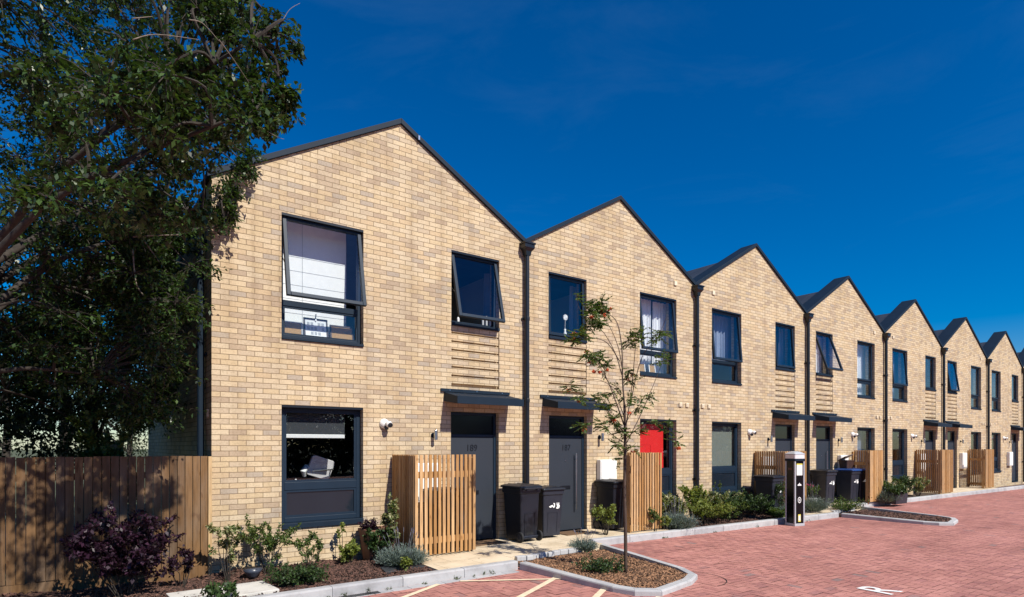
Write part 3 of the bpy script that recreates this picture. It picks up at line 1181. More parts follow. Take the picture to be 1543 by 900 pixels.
curtain('white curtain in the left half of the upper window right of the rowan tree', 8.72, 9.44, .36, 3.1, 5.13, 'curtain', 7)
curtain('white curtain in the right half of the upper window right of the rowan tree', 9.52, 10.30, .38, 3.1, 5.13, 'curtain', 6)
curtain('pale blue curtain drawn in the tall upper window of the third house', 11.62, 12.62, .42, 3.92, 5.13, 'bluecurtain', 7)
curtain('narrow pale curtain at the right edge of the upper window of the third house', 12.66, 13.05, .44, 3.2, 5.13, 'bluecurtain', 4)
curtain('plain pale curtain in the small upper window of the third house', 15.0, 15.68, .40, 3.7, 5.13, 'bluecurtain', 4)
curtain('grey curtain on the right of the small upper window of the second house', 6.98, 7.40, .46, 3.8, 5.12, 'bluecurtain', 3)
curtain('pale curtain on the right of the small upper window of the nearest house', 4.98, 5.3, .75, 3.8, 5.12, 'bluecurtain', 2)
curtain('white curtain in the tall upper window of the fourth house', 19.5, 20.7, .40, 3.2, 5.13, 'curtain', 9)
curtain('striped looking pale curtain in the small open window of the fourth house', 16.7, 17.9, .42, 3.7, 5.13, 'curtain', 8)
curtain('pale curtain strips in the downstairs window of the fourth house', 19.5, 20.6, .40, 1.15, 2.3, 'bluecurtain', 8)
obj('window_blind', 'grey green blind pulled down in the downstairs window behind the flower bed', 'blind', MB().box(11.33, 12.46, .21, .216, 1.16, 2.26), 'greenblind')
for i in (4, 5, 6, 7):
    xx = XS[i]
    wdt = 5.16
    d0, d1 = (wdt - 4.42, wdt - 3.3) if i % 2 == 0 else (3.3, 4.42)
    curtain('pale curtain in the tall upper window of the %s house' % ['fifth', 'sixth', 'seventh', 'far end'][i - 4], xx + d0, xx + d1, .42, 3.2, 5.13, 'curtain' if i % 2 else 'bluecurtain', 8)

framed_board('picture_frame', 'cork faced frame at the left of the sill behind the rowan tree', 'picture', 8.90, .20, 3.39, .28, .23, 'cork', edge='board_white')
framed_board('picture_frame', 'cork faced frame at the middle of the sill behind the rowan tree', 'picture', 9.28, .20, 3.39, .22, .22, 'cork', edge='board_white')
vs = thing('vase', 'white vase with a stem of white blossom in the second house small window', 'vase', (6.62, .22, 3.92))
m = MB().tube([(0, 0, 0), (0, 0, .03), (0, 0, .1), (0, 0, .16), (0, 0, .2)], [.03, .045, .04, .02, .025], 12)
m.build('vessel', 'white_plastic', vs, smooth=True)
MB().tube([(0, 0, .18), (.01, 0, .42)], .004, 5).build('stem', 'white_plastic', vs)
m = MB()
for k in range(12):
    a = 2 * PI * k / 12
    m.tube([(.01, 0, .44), (.01 + .06 * math.cos(a), 0, .44 + .06 * math.sin(a))], [.008, .014], 5)
m.build('blossom', 'white_plastic', vs)
obj('candle', 'short white candle at the left of the second house small window sill', 'candle', MB().tube([(6.18, .2, 3.92), (6.18, .2, 4.06)], .03, 10), 'white_plastic')
m = MB()
m.loft([rrect(.022, .022, .01, 0), rrect(.022, .022, .01, .1), rrect(.01, .01, .005, .13)])
obj('bottle', 'small white bottle on the sill of the nearest small upper window', 'bottle', m, 'white_plastic').location = (4.02, .14, 3.892)
for k, (xx, hh) in enumerate(((4.56, .16), (4.64, .2), (4.72, .18))):
    m = MB()
    m.loft([rrect(.02, .02, .01, 0), rrect(.02, .02, .01, hh), rrect(.012, .012, .006, hh + .03)])
    b = obj('bottle', 'pale toiletry bottle in the row at the right of the nearest small upper sill', 'bottle', m, 'seam', group='toiletry bottles on the sill')
    b.location = (xx, .16, 3.892)


# ------------------------------------------------------------------ ground, paving, kerbs
ZR = -.13
g = MB()
g.quad((-300, -300, -.30), (400, -300, -.30), (400, 400, -.30), (-300, 400, -.30))
struct(g.build('ground', 'earth'))
g = MB()
g.quad((-16, -26, ZR - .006), (60, -26, ZR - .006), (60, -.2, ZR - .006), (-16, -.2, ZR - .006))
struct(g.build('car_park_base', 'joint'))


def herringbone():
    W = .1
    i0, i1, j0, j1 = -120, 480, -255, -8
    ii, jj = np.meshgrid(np.arange(i0, i1), np.arange(j0, j1), indexing='ij')
    ii = ii.ravel()
    jj = jj.ravel()
    t = (ii - jj) % 4
    out = []
    for tt, (dx, dy) in ((0, (2, 1)), (3, (1, 2))):
        k = t == tt
        x0 = ii[k] * W
        y0 = jj[k] * W
        gp = .0028
        out.append(np.stack([x0 + gp, y0 + gp, x0 + dx * W - gp, y0 + dy * W - gp], 1))
    B = np.concatenate(out)
    n = len(B)
    z = ZR + rng.normal(0, .0011, n)
    tx = rng.normal(0, .004, n)
    ty = rng.normal(0, .004, n)
    V = np.zeros((n, 4, 3))
    for q, (a, b) in enumerate(((0, 1), (2, 1), (2, 3), (0, 3))):
        V[:, q, 0] = B[:, a]
        V[:, q, 1] = B[:, b]
        V[:, q, 2] = z + tx * (B[:, a] - (B[:, 0] + B[:, 2]) / 2) + ty * (B[:, b] - (B[:, 1] + B[:, 3]) / 2)
    o = mesh_np('block_paving', V.reshape(-1, 3), np.arange(4 * n).reshape(-1, 4), 'blocks')
    struct(o)


herringbone()


def kerb_run(name, pts, width=.125, tops=None, bottom=-.24, length=.915, mat='kerb'):
    """row of kerb stones along the outer line pts; stones lie to the left of the travel direction"""
    mb = MB()
    tops = tops or [0] * len(pts)
    for (p, q, ta, tb) in zip(pts, pts[1:], tops, tops[1:]):
        p = Vector((*p, 0))
        q = Vector((*q, 0))
        L = (q - p).length
        d = (q - p) / L
        nn = Vector((-d.y, d.x, 0))
        k = max(1, round(L / length))
        for i in range(k):
            a = p + d * (L * i / k + .003)
            b = p + d * (L * (i + 1) / k - .003)
            za = ta + (tb - ta) * i / k + random.uniform(-.002, .002)
            zb = ta + (tb - ta) * (i + 1) / k
            off = nn * random.uniform(-.003, .003)
            a += off
            b += off
            ch = .022
            prof = lambda c, z: [c + Vector((0, 0, bottom)), c + nn * width + Vector((0, 0, bottom)), c + nn * width + Vector((0, 0, z)), c + nn * ch + Vector((0, 0, z)), c + nn * ch * .3 + Vector((0, 0, z - ch * .3)), c + Vector((0, 0, z - ch))]
            mb.loft([prof(a, za), prof(b, zb)])
    o = mb.build(name, mat)
    return struct(o)


def arc(cx, cy, r, a0, a1, n=5):
    return [(cx + r * math.cos(R(a0 + (a1 - a0) * i / n)), cy + r * math.sin(R(a0 + (a1 - a0) * i / n))) for i in range(n + 1)]


# travel so that the bed / planter lies to the left
kerb_run('kerb', [(-14, -1.92), (3.83, -1.91)])
PL = [(3.85, -1.92), (3.97, -3.72), (4.05, -4.02), (4.32, -4.22), (5.12, -4.06), (5.45, -3.90), (5.66, -3.52), (6.13, -1.13)]
PT = [-.02, -.055, -.055, -.06, -.06, -.055, -.05, 0]
kerb_run('kerb', PL, .12, PT)
kerb_run('kerb', [(6.15, -1.10), (14.42, -1.56)])
OFF2 = (10.62, .32)
kerb_run('kerb', [(x + OFF2[0], y + OFF2[1]) for x, y in PL], .12, PT)
kerb_run('kerb', [(6.15 + OFF2[0], -1.10 + OFF2[1]), (46, -1.6)])
# small granite edging along the back of the planters
for (ox, oy) in ((0, 0), OFF2):
    mb = MB()
    x = 4.02
    while x < 5.35:
        l = random.uniform(.1, .2)
        mt = Matrix.Translation((x + l / 2 + ox, -1.60 + .04 * (x - 4) + random.uniform(-.02, .02) + oy, -.02)) @ Matrix.Rotation(random.uniform(-.15, .15), 4, 'Z')
        mb.box(-l / 2 + .006, l / 2 - .006, -.05, .05, -.06, random.uniform(.012, .03), mt)
        x += l
    struct(mb.build('edging_setts', 'stone', bevel=.012))
# drain channel strip at the foot of the first kerb
mb = MB()
x = -14
while x < 3.6:
    mb.box(x + .003, x + .247, -2.06, -1.93, ZR - .05, ZR + .006)
    x += .25
struct(mb.build('drainage_strip', 'kerb'))
mb = MB()
for i in range(26):
    mb.box(1.02 + i * .022, 1.033 + i * .022, -2.05, -1.94, ZR + .007, ZR + .011)
tag(mb.build('drain_grate', 'pipe'), 'narrow dark drain grate at the foot of the kerb', 'drain')

# footpaths in front of the doors


def sheet(name, pts, z, mat, thick=.12):
    mb = MB().prism(pts, z - thick, z, 'z')
    return struct(mb.build(name, mat))


sheet('footpath', [(2.62, -.004), (2.55, -1.79), (3.84, -1.79), (3.99, -1.56), (5.99, -1.50), (6.03, -.98), (8.30, -1.09), (8.30, -.004)], 0, 'paving')
sheet('footpath', [(13.02, -.004), (13.02, -1.34), (14.40, -1.42), (14.6, -1.22), (16.6, -1.16), (16.67, -.67), (18.7, -.72), (18.7, -.004)], 0, 'paving')
sheet('footpath', [(23.4, -.004), (23.4, -.9), (29.0, -1.05), (29.0, -.004)], 0, 'paving')
# planting beds


def bed(name, x0, x1, yf0, yf1, z=-.055):
    nx, ny = max(4, int((x1 - x0) * 5)), 9
    V = []
    for i in range(nx + 1):
        x = x0 + (x1 - x0) * i / nx
        yf = yf0 + (yf1 - yf0) * i / nx
        for j in range(ny + 1):
            y = yf * (1 - j / ny) - .004 * (j / ny)
            V.append((x, y, z + .02 * math.sin(x * 5.1) * math.cos(y * 6) + .02 * math.sin(x * 2.3 + y * 3)))
    F = []
    for i in range(nx):
        for j in range(ny):
            a = i * (ny + 1) + j
            F.append((a, a + ny + 1, a + ny + 2, a + 1))
    struct(mesh_np(name, V, F, 'soil'))


bedz = lambda x, y: -.055 + .02 * math.sin(x * 5.1) * math.cos(y * 6) + .02 * math.sin(x * 2.3 + y * 3)
bed('planting_bed', -9, 2.62, -1.80, -1.79)
bed('planting_bed', 8.30, 13.02, -1.09, -1.36)
bed('planting_bed', 18.7, 23.4, -.72, -.87)
sheet('planter_soil', [(3.95, -1.62), (4.06, -3.72), (4.14, -3.96), (4.36, -4.12), (5.08, -3.97), (5.36, -3.83), (5.55, -3.5), (5.98, -1.50)], -.11, 'soil', .1)
sheet('planter_soil', [(x + OFF2[0], y + OFF2[1]) for x, y in [(3.95, -1.62), (4.06, -3.72), (4.14, -3.96), (4.36, -4.12), (5.08, -3.97), (5.36, -3.83), (5.55, -3.5), (5.98, -1.50)]], -.11, 'soil', .1)


def in_planter(x, y, ox=0, oy=0):
    x -= ox
    y -= oy
    if not (-4.0 < y < -1.62):
        return False
    l = 4.0 + .06 * (-1.6 - y) / 2
    r = 5.97 + (y + 1.5) * .205
    if y < -3.7:
        l += (-3.7 - y) * .9
        r -= (-3.7 - y) * 1.5
    return l < x < r


chips('bark_mulch', [(3.95, 6.0, -4.05, -1.6)], 15000, lambda x, y: -.10 + .012 * math.sin(x * 4) * math.cos(y * 3), 'chip', .05, lambda x, y: in_planter(x, y))
chips('bark_mulch', [(3.95 + OFF2[0], 6.0 + OFF2[0], -4.05 + OFF2[1], -1.6 + OFF2[1])], 4000, lambda x, y: -.10, 'chipred', .06, lambda x, y: in_planter(x, y, *OFF2))
chips('bark_mulch', [(-2.5, 2.6, -1.78, -.02)], 15000, bedz, 'chipred', .045)
chips('bark_mulch', [(8.32, 13.0, -1.05, -.02)], 6000, bedz, 'chipred', .05)

# painted bay lines and the letter
zl = ZR + .008


def line(p, q, w, mat='line_paint'):
    p = Vector((*p, zl))
    q = Vector((*q, zl))
    d = (q - p).normalized()
    n = Vector((-d.y, d.x, 0)) * w / 2
    k = max(2, int((q - p).length / .1))
    mb = MB()
    mb.quad(p - n, q - n, q + n, p + n)
    return struct(mb.build('parking_line', mat))


line((1.20, -2.69), (2.40, -2.06), .075)
line((2.35, -3.52), (4.14, -2.56), .085)
zl += .002
line((2.72, -2.08), (4.30, -3.00), .06)
line((3.30, -3.99), (3.97, -3.565), .085)
line((4.0, -4.4), (4.25, -4.24), .085)
tm = text_mesh('road_letter', 'R', .60, 'road_white', None, (6.60, -5.86, ZR + .008), (0, 0, R(-2)), .0005, 'LEFT', .004)
struct(tm)
# cut circle of blocks round the planter tip
mb = MB()
ring = [Vector((5.36 + .52 * math.cos(R(a)), -3.80 + .52 * math.sin(R(a)), ZR + .007)) for a in range(-95, 40, 5)]
for a, b in zip(ring, ring[1:]):
    c = Vector((5.36, -3.80, ZR + .007))
    mb.quad(a, b, b + (c - b).normalized() * .012, a + (c - a).normalized() * .012)
struct(mb.build('paving_joint', 'rubber'))

# ------------------------------------------------------------------ fences and screens


def bar_screen(label, xs, xf0, xf1, yf, H=1.58, pitch=.083, sw=.05, group='slatted timber bin screens', gap_end=True):
    """L shaped bin screen: side panel from the wall at x = xs to y = yf, front panel xf0..xf1"""
    t = thing('slatted_screen', label, 'screen', (xs, 0, 0), 0, group)
    inner = 1 if (xf0 + xf1) / 2 > xs else -1
    th = .022
    m = MB()
    n = max(2, int(round((xf1 - xf0 - sw) / pitch)))
    for i in range(n + 1):
        x = xf0 + (xf1 - xf0 - sw) * i / n - xs + random.uniform(-.003, .003)
        zt = H + random.uniform(-.004, .004)
        m.box(x, x + sw, yf - th, yf, .03, zt)
    m.build('front_slats', 'cedar', t, bevel=.002, segs=1)
    m = MB()
    n = int(round((abs(yf) - .10) / .062))
    for i in range(n + 1):
        y = yf + .012 + (abs(yf) - .10) * i / n
        x = 0 if inner > 0 else -th
        m.box(x, x + th, y, y + .044, .03, H + random.uniform(-.004, .004))
    m.build('side_slats', 'cedar', t, bevel=.002, segs=1)
    for zz in (.20, 1.22):
        MB().box(xf0 - xs + .01, xf1 - xs - .01, yf + .002, yf + .045, zz, zz + .10).build('rail', 'cedar', t)
        a, b = (th + .002, th + .045) if inner > 0 else (-th - .045, -th - .002)
        MB().box(a, b, yf + .05, -.06, zz - .11, zz - .01).build('rail', 'cedar', t)
    for (px, py) in ((.035 * inner + (th if inner > 0 else -th), yf + .05), (.035 * inner + (th if inner > 0 else -th), -.05), ((xf1 if inner > 0 else xf0) - xs - .05 * inner, yf + .05)):
        MB().box(px - .035, px + .035, py, py + .07, -.05, H - .04).build('post', 'cedar', t)
    return t


bar_screen('slatted cedar bin screen left of the door numbered 189', 2.66, 2.67, 3.76, -.83)
bar_screen('slatted cedar bin screen behind the rowan trunk below the red window', 8.20, 7.33, 8.24, -.92, pitch=.078)
bar_screen('slatted cedar bin screen behind the charging post', 13.06, 13.07, 14.1, -.86)
bar_screen('slatted cedar bin screen at the right of the blue lidded bin', 18.66, 17.80, 18.68, -.86, pitch=.06, sw=.052)
bar_screen('slatted cedar bin screen outside the fifth house', 23.45, 23.46, 24.5, -.85)
bar_screen('slatted cedar bin screen outside the sixth house', 28.95, 28.0, 28.97, -.85)

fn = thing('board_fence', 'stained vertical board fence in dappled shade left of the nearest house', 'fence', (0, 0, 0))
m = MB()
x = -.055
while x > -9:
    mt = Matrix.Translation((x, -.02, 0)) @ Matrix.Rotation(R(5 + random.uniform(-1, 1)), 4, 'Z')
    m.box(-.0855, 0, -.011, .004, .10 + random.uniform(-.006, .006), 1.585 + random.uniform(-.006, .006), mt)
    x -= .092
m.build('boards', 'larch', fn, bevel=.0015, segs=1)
MB().box(-9.1, -.05, -.035, .0, -.20, .095).build('gravel_board', 'larch', fn)
MB().box(-.048, -.003, -.05, .01, -.2, 1.575).build('post', 'palewood', fn, bevel=.003)
for zz in (.35, 1.3):
    MB().box(-9, -.05, .008, .05, zz, zz + .08).build('rail', 'larch', fn)
for k in range(5):
    MB().box(-1.9 - 1.8 * k, -1.8 - 1.8 * k, .01, .10, -.2, 1.5).build('post', 'larch', fn)
gp = MB().box(-1.30, -1.02, .45, .70, -.3, 1.74)
tag(gp.build('timber_post', 'palewood', bevel=.006), 'short square pale timber post standing behind the board fence', 'post')

# ------------------------------------------------------------------ wheelie bins
EMB = [  # white emblem, local u right / v up in units of the sticker
    [(.05, .93), (.92, .93), (.92, .70), (.78, .70), (.78, .86), (.05, .86)],
    [(-.10, .74), (.58, .74), (.58, .56), (-.06, .54)],
    [(.70, .66), (.86, .72), (1.0, .44), (.98, .36), (.64, .38)],
    [(-.12, .16), (.0, .05), (.30, .14), (.30, .28), (.10, .24)],
    [(.30, .46), (.42, .48), (.52, .36), (.50, .10), (.34, .02), (.28, .12), (.40, .20), (.40, .34)],
    [(.66, .30), (.90, .34), (1.0, .22), (.98, .04), (.84, -.06), (.60, -.04), (.68, .08), (.74, .16)],
]


def wheelie_bin(label, loc, rz, body='black_plastic', lid='black_plastic', emblem=True, front_label=None, group='wheelie bins along the terrace', scale=1.0, lid_open=0, back_detail=True):
    t = thing('wheelie_bin', label, 'bin', loc, rz, group)
    m = MB()
    H = .96
    rings = [rrect(.195, .215, .03, .045, 0, .01), rrect(.195, .215, .03, .06, 0, .01), rrect(.225, .255, .035, .86, 0, 0), rrect(.228, .258, .035, .87, 0, 0), rrect(.242, .275, .035, .875, 0, 0), rrect(.245, .278, .035, H, 0, 0), rrect(.232, .265, .03, H, 0, 0), rrect(.215, .245, .03, .80, 0, 0)]
    m.loft(rings, True, True)
    b = m.build('body', body, t, bevel=.004)
    # moulded rib and foot slot
    m = MB()
    yy = lambda z: -(.205 + (.255 - .205) * (z - .06) / .8) if z > .06 else -.205
    zz0, zz1 = .12, .52
    for (xa, xb, za, zb) in ((-.11, -.10, zz0, zz1), (.10, .11, zz0, zz1), (-.10, .10, zz1 - .01, zz1)):
        m.loft([[(xa, yy(za) - .006, za), (xb, yy(za) - .006, za), (xb, yy(za) + .01, za), (xa, yy(za) + .01, za)],
                [(xa, yy(zb) - .006, zb), (xb, yy(zb) - .006, zb), (xb, yy(zb) + .01, zb), (xa, yy(zb) + .01, zb)]])
    m.build('rib', body, b)
    m = MB()
    for (xa, xb, za, zb) in ((-.12, -.108, .10, .52), (.108, .12, .10, .52), (-.108, .108, .508, .52)):
        f = lambda z: .225 + (.255 - .225) * (z - .06) / .8
        m.loft([[(xa, f(za) - .01, za), (xb, f(za) - .01, za), (xb, f(za) + .007, za), (xa, f(za) + .007, za)],
                [(xa, f(zb) - .01, zb), (xb, f(zb) - .01, zb), (xb, f(zb) + .007, zb), (xa, f(zb) + .007, zb)]])
    m.build('rib', body, b)
    MB().box(-.075, .075, .215, .2325, .13, .19).build('foot_slot', 'rubber', b)
    MB().tube([(-.20, .23, .095), (.20, .23, .095)], .012, 8).build('axle', 'grey_plastic', t)
    MB().box(-.17, .17, .215, .262, .06, .085).build('foot_bar', body, t, bevel=.006)
    for s in (-1, 1):
        w = MB().tube([(s * .200, .23, .095), (s * .205, .23, .095), (s * .240, .23, .095), (s * .245, .23, .095)], [.085, .095, .095, .085], 20)
        wh = w.build('wheel', 'rubber', t)
        MB().tube([(s * .2455, .23, .095), (s * .250, .23, .095)], [.055, .045], 14).build('hub', 'grey_plastic', wh)
    # lid hinged at the back
    m = MB()
    m.loft([rrect(.262, .300, .04, 0, 0, -.29), rrect(.266, .304, .04, .012, 0, -.29), rrect(.262, .300, .04, .036, 0, -.29), rrect(.21, .245, .04, .058, 0, -.29), rrect(.12, .14, .03, .064, 0, -.29)])
    for xx in (-.11, .11):
        m.box(xx - .018, xx + .018, -.52, -.08, .055, .068)
    l = m.build('lid', lid, t, bevel=.004)
    l.location = (0, .285, H + .004)
    l.rotation_euler = (R(-lid_open), 0, 0)
    m = MB().tube([(-.21, .30, .955), (-.21, .335, .96), (.21, .335, .96), (.21, .30, .955)], .014, 8)
    for xx in (-.12, .12):
        m.box(xx - .02, xx + .02, .27, .335, .93, .975)
    m.build('handle', body, t)
    if emblem:
        m = MB()
        S = .24
        ang = math.atan2(.05, .8)
        mt = Matrix.Translation((-.07, -.2455, .60)) @ Matrix.Rotation(-ang, 4, 'X')
        for pl in EMB:
            m.poly([mt @ Vector((p[0] * S * .9, -.006, p[1] * S)) for p in pl])
        m.build('emblem', 'white_paint', t)
    return t


wheelie_bin('black wheelie bin with its wheels facing out, right of the door numbered 189', (5.06, -.36, 0), PI + R(3), emblem=False)
wheelie_bin('slim looking charcoal bin with a white emblem before the door numbered 187', (5.70, -.28, 0), R(-5), body='grey_plastic').scale = (1, 1, .93)
wheelie_bin('black bin between the white meter box and the rowan trunk', (7.44, -.33, 0), R(0), emblem=False)
wheelie_bin('black bin inside the slatted screen left of the door numbered 189', (3.42, -.42, 0), PI, emblem=False)
wheelie_bin('black bin with a white emblem in the flower bed left of the charging post', (12.79, -.60, -.05), R(-3), body='grey_plastic')
wheelie_bin('black bin with a white emblem standing alone before the fourth house door', (16.15, -.30, 0), R(-6), body='grey_plastic')
wheelie_bin('grey bin with a bright blue lid outside the fourth house', (17.50, -.36, 0), R(-4), body='grey_plastic', lid='blue_plastic')
wheelie_bin('black bin squeezed between the blue lidded bin and the end screen', (18.04, -.38, 0), R(-4), lid='blue_plastic')
wheelie_bin('black bin outside the fifth house door', (26.0 - 4.1 + 3.2, -.34, 0), R(4), emblem=True)
# brown food caddy box lying on the blue bin
fc = thing('food_caddy', 'brown crate shaped caddy with its lid half open on the blue lidded bin', 'caddy', (17.66, -.26, 1.03), R(-12))
m = MB().loft([rrect(.15, .12, .03, 0), rrect(.18, .15, .03, .22), rrect(.19, .16, .03, .23), rrect(.19, .16, .03, .25)])
m.build('body', 'brown_plastic', fc, bevel=.004)
m = MB().loft([rrect(.19, .16, .03, 0, 0, -.15), rrect(.19, .16, .03, .03, 0, -.15), rrect(.12, .10, .02, .045, 0, -.15)])
l = m.build('lid', 'brown_plastic', fc, bevel=.004)
l.location = (0, .15, .255)
l.rotation_euler = (R(-24), R(-12), 0)
MB().tube([(-.19, 0, .2), (-.21, -.10, .14), (.21, -.10, .14), (.19, 0, .2)], .008, 6).build('handle', 'pipe', fc)

# ------------------------------------------------------------------ charging post
cp = thing('charging_post', 'square silver and black vehicle charging post with a pale light band', 'charging post', (12.02, -1.70, ZR), R(-16))
h = .148
MB().box(-h, h, -h, h, 0, .06).build('base_plate', 'alu', cp, bevel=.006)
m = MB()
for sx in (-1, 1):
    for sy in (-1, 1):
        x0, x1 = sorted((sx * h, sx * (h - .038)))
        y0, y1 = sorted((sy * h, sy * (h - .038)))
        m.box(x0, x1, y0, y1, .061, 1.50)
m.build('corner_post', 'alu', cp, bevel=.012)
MB().box(-h + .012, h - .012, -h + .012, h - .012, .062, 1.498).build('panel', 'gloss_black', cp)
MB().loft([rrect(h + .012, h + .012, .03, 1.50), rrect(h + .012, h + .012, .03, 1.555)]).build('collar', 'metal', cp, bevel=.004)
MB().loft([rrect(h + .006, h + .006, .03, 1.556), rrect(h + .006, h + .006, .03, 1.645)]).build('light_band', 'lampglass', cp)
MB().loft([rrect(h + .012, h + .012, .03, 1.646), rrect(h + .012, h + .012, .03, 1.665), rrect(h - .05, h - .05, .03, 1.71), rrect(.04, .04, .02, 1.725)]).build('cap', 'alu', cp, bevel=.004)
yf = -h + .0115
MB().box(-.085, .085, yf - .003, yf, 1.17, 1.41).build('notice', 'white_paint', cp)
MB().box(-.085, .085, yf - .004, yf - .0032, 1.41, 1.44).build('notice_strip', 'yellow', cp)
m = MB().poly([(-.06, yf - .002, .93), (.06, yf - .002, .93), (.045, yf - .002, .965), (.02, yf - .002, .97), (0, yf - .002, 1.0), (-.02, yf - .002, .97), (-.045, yf - .002, .965)])
m.build('cable_symbol', 'white_paint', cp)
m = MB()
bars_n = 18
for i in range(bars_n):
    a, b = 2 * PI * i / bars_n, 2 * PI * (i + 1) / bars_n
    P_ = lambda q, r: (r * .8 * math.cos(q), yf - .002, .60 + r * 1.15 * math.sin(q))
    m.quad(P_(a, .062), P_(b, .062), P_(b, .046), P_(a, .046))
m.poly([(.0, yf - .002, .64), (-.03, yf - .002, .59), (0, yf - .002, .598), (-.005, yf - .002, .555), (.03, yf - .002, .608), (.0, yf - .002, .602)])
m.build('power_symbol', 'white_paint', cp)
MB().box(-.04, .035, yf - .003, yf, .10, .27).build('sticker', 'yellow', cp)
MB().box(-.03, .025, yf - .005, yf - .0032, .13, .24).build('sticker_label', 'white_paint', cp)
m = MB()
for i in range(4):
    m.box(-h + .008, -h + .0115, -.05 + i * .028, -.03 + i * .028, 1.29, 1.33 + .012 * (i % 2))
m.build('panel_mark', 'terracotta', cp)

# ------------------------------------------------------------------ small things in the beds
obj('paving_slab', 'pale concrete slab lying in the bed by the board fence', 'slab', MB().prism([(-.66, -1.06), (.42, -1.03), (.47, -1.62), (-.62, -1.72)], -.06, .0, 'z'), 'slab', bevel=.006)
m = MB().tube([(0, 0, 0), (0, 0, .02), (0, 0, .07), (0, 0, .11), (0, 0, .12), (0, 0, .09)], [.055, .065, .105, .125, .117, .09], 18)
obj('plant_pot', 'small blue grey bowl pot against the wall below the nearest window', 'pot', m, 'potblue', smooth=True).location = (.42, -.50, -.05)
bp = thing('brown_planter', 'tapered brown planter tub against the wall beside the bin screen', 'planter', (2.32, -.26, -.05))
m = MB()
m.loft([rrect(.19, .15, .02, 0), rrect(.235, .20, .02, .43), rrect(.25, .215, .02, .44), rrect(.25, .215, .02, .48), rrect(.22, .185, .02, .48), rrect(.21, .175, .02, .42)])
m.build('tub', 'terracotta', bp, bevel=.004)
MB().prism([(-.2, -.165), (.2, -.165), (.2, .165), (-.2, .165)], .40, .43, 'z').build('compost', 'soil', bp)
MB()
mem = MB()
mem.prism([(1.92, -1.44), (2.56, -1.40), (2.58, -1.02), (2.25, -.92), (2.0, -1.08)], -.06, -.008, 'z')
obj('weed_membrane', 'dark grey patch of weed membrane lying beside the path edge', 'membrane', mem, 'membrane', bevel=.006)
for (mx, lab) in ((4.32, 'brown coir doormat half hidden behind the first bin screen'), (6.42, 'brown coir doormat below the long pull handle')):
    obj('doormat', lab, 'doormat', MB().box(mx - .33, mx + .33, -.46, -.06, .001, .018), 'mat', bevel=.004)
lf = thing('leaning_frame', 'dark framed board leaning on the wall left of the bed bin', 'frame', (12.62, -.14, -.04), 0)
lf.rotation_euler = (R(-9), R(8), 0)
m = MB()
bars(m, -.26, .26, 0, .66, .045, -.015, .015)
m.build('frame', 'grey_plastic', lf)
MB().box(-.215, .215, -.006, .008, .045, .615).build('face', 'darkwood', lf)
fp = thing('flower_pot', 'pale pot with pink flowers beside the fourth house bin', 'pot', (14.85, -.62, 0))
MB().tube([(0, 0, 0), (0, 0, .02), (0, 0, .26), (0, 0, .28)], [.10, .11, .15, .155], 16).build('pot', 'stone', fp)
bx = thing('grey_planter', 'dark grey trough planter near the right hand kerb', 'planter', (18.9, -1.15, -.05))
m = MB().loft([rrect(.4, .16, .02, 0), rrect(.43, .18, .02, .30), rrect(.40, .15, .02, .30), rrect(.39, .14, .02, .24)])
m.build('trough', 'grey_plastic', bx, bevel=.004)
MB().prism([(-.38, -.13), (.38, -.13), (.38, .13), (-.38, .13)], .22, .25, 'z').build('compost', 'soil', bx)

# ------------------------------------------------------------------ bed planting
Z0 = -.06
shrub('purple_shrub', 'large dark purple leaved shrub in front of the board fence', 'shrub', (-1.06, -.88, Z0), .84, .60, 'leaf_purple', .062, 13, 2.6, sub=5)
shrub('purple_shrub', 'smaller purple shrub standing alone by the pale slab', 'shrub', (-.44, -.62, Z0), .52, .2, 'leaf_purple', .045, 5, 1.7)
shrub('green_shrub', 'upright glossy green shrub at the corner post of the board fence', 'shrub', (.12, -.48, Z0), .74, .24, 'leaf_var', .055, 6, 1.2, bare=.45)
shrub('green_shrub', 'broad twiggy green shrub behind the blue grey bowl pot', 'shrub', (.62, -.45, Z0), .74, .38, 'leaf_mid', .042, 11, 1.7, bare=.3)
shrub('green_shrub', 'thin olive shrub under the right half of the nearest window', 'shrub', (1.10, -.75, Z0), .58, .24, 'leaf_mid', .045, 6, 1.1, bare=.35)
shrub('ground_cover', 'low dark green ground cover beside the pale slab', 'ground cover', (.80, -1.28, Z0), .16, .36, 'leaf_dark', .04, 22, 1.1, bare=.05)
shrub('lime_plant', 'bright lime green young plant under the window corner', 'plant', (1.78, -.42, Z0), .30, .16, 'leaf_lime', .06, 8, 1.1, bare=.2)
shrub('lime_plant', 'single tall lime shoot against the wall beside the brown tub', 'plant', (1.74, -.22, Z0), .66, .06, 'leaf_lime', .045, 2, .8, bare=.5)
shrub('climbing_plant', 'tall light green climber leaning on the bin screen corner', 'climber', (2.42, -.62, Z0), 1.05, .13, 'leaf_var', .055, 6, 1.7, lean=(-.06, 0), bare=.25)
shrub('dark_plant', 'dark plant growing over the brown tub rim', 'plant', (2.22, -.52, Z0), .50, .26, 'leaf_dark', .05, 9, 1.6)
shrub('dark_plant', 'dark tuft of leaves in the top of the brown tub', 'plant', (2.18, -.26, .36), .16, .16, 'leaf_purple', .05, 6, .8)
lavender('lavender', 'grey green lavender mound beside the slatted screen and the path', (2.36, -1.05, -.05), .30, .34, 1000, 16)
shrub('lime_plant', 'small lime seedling in front of the lavender by the kerb', 'plant', (2.22, -1.50, Z0), .22, .08, 'leaf_lime', .045, 4, .9)
shrub('grass_tuft', 'thin grassy weed growing over the pale slab edge', 'weed', (-.2, -1.78, -.05), .24, .16, 'leaf_dark', .06, 7, .5)
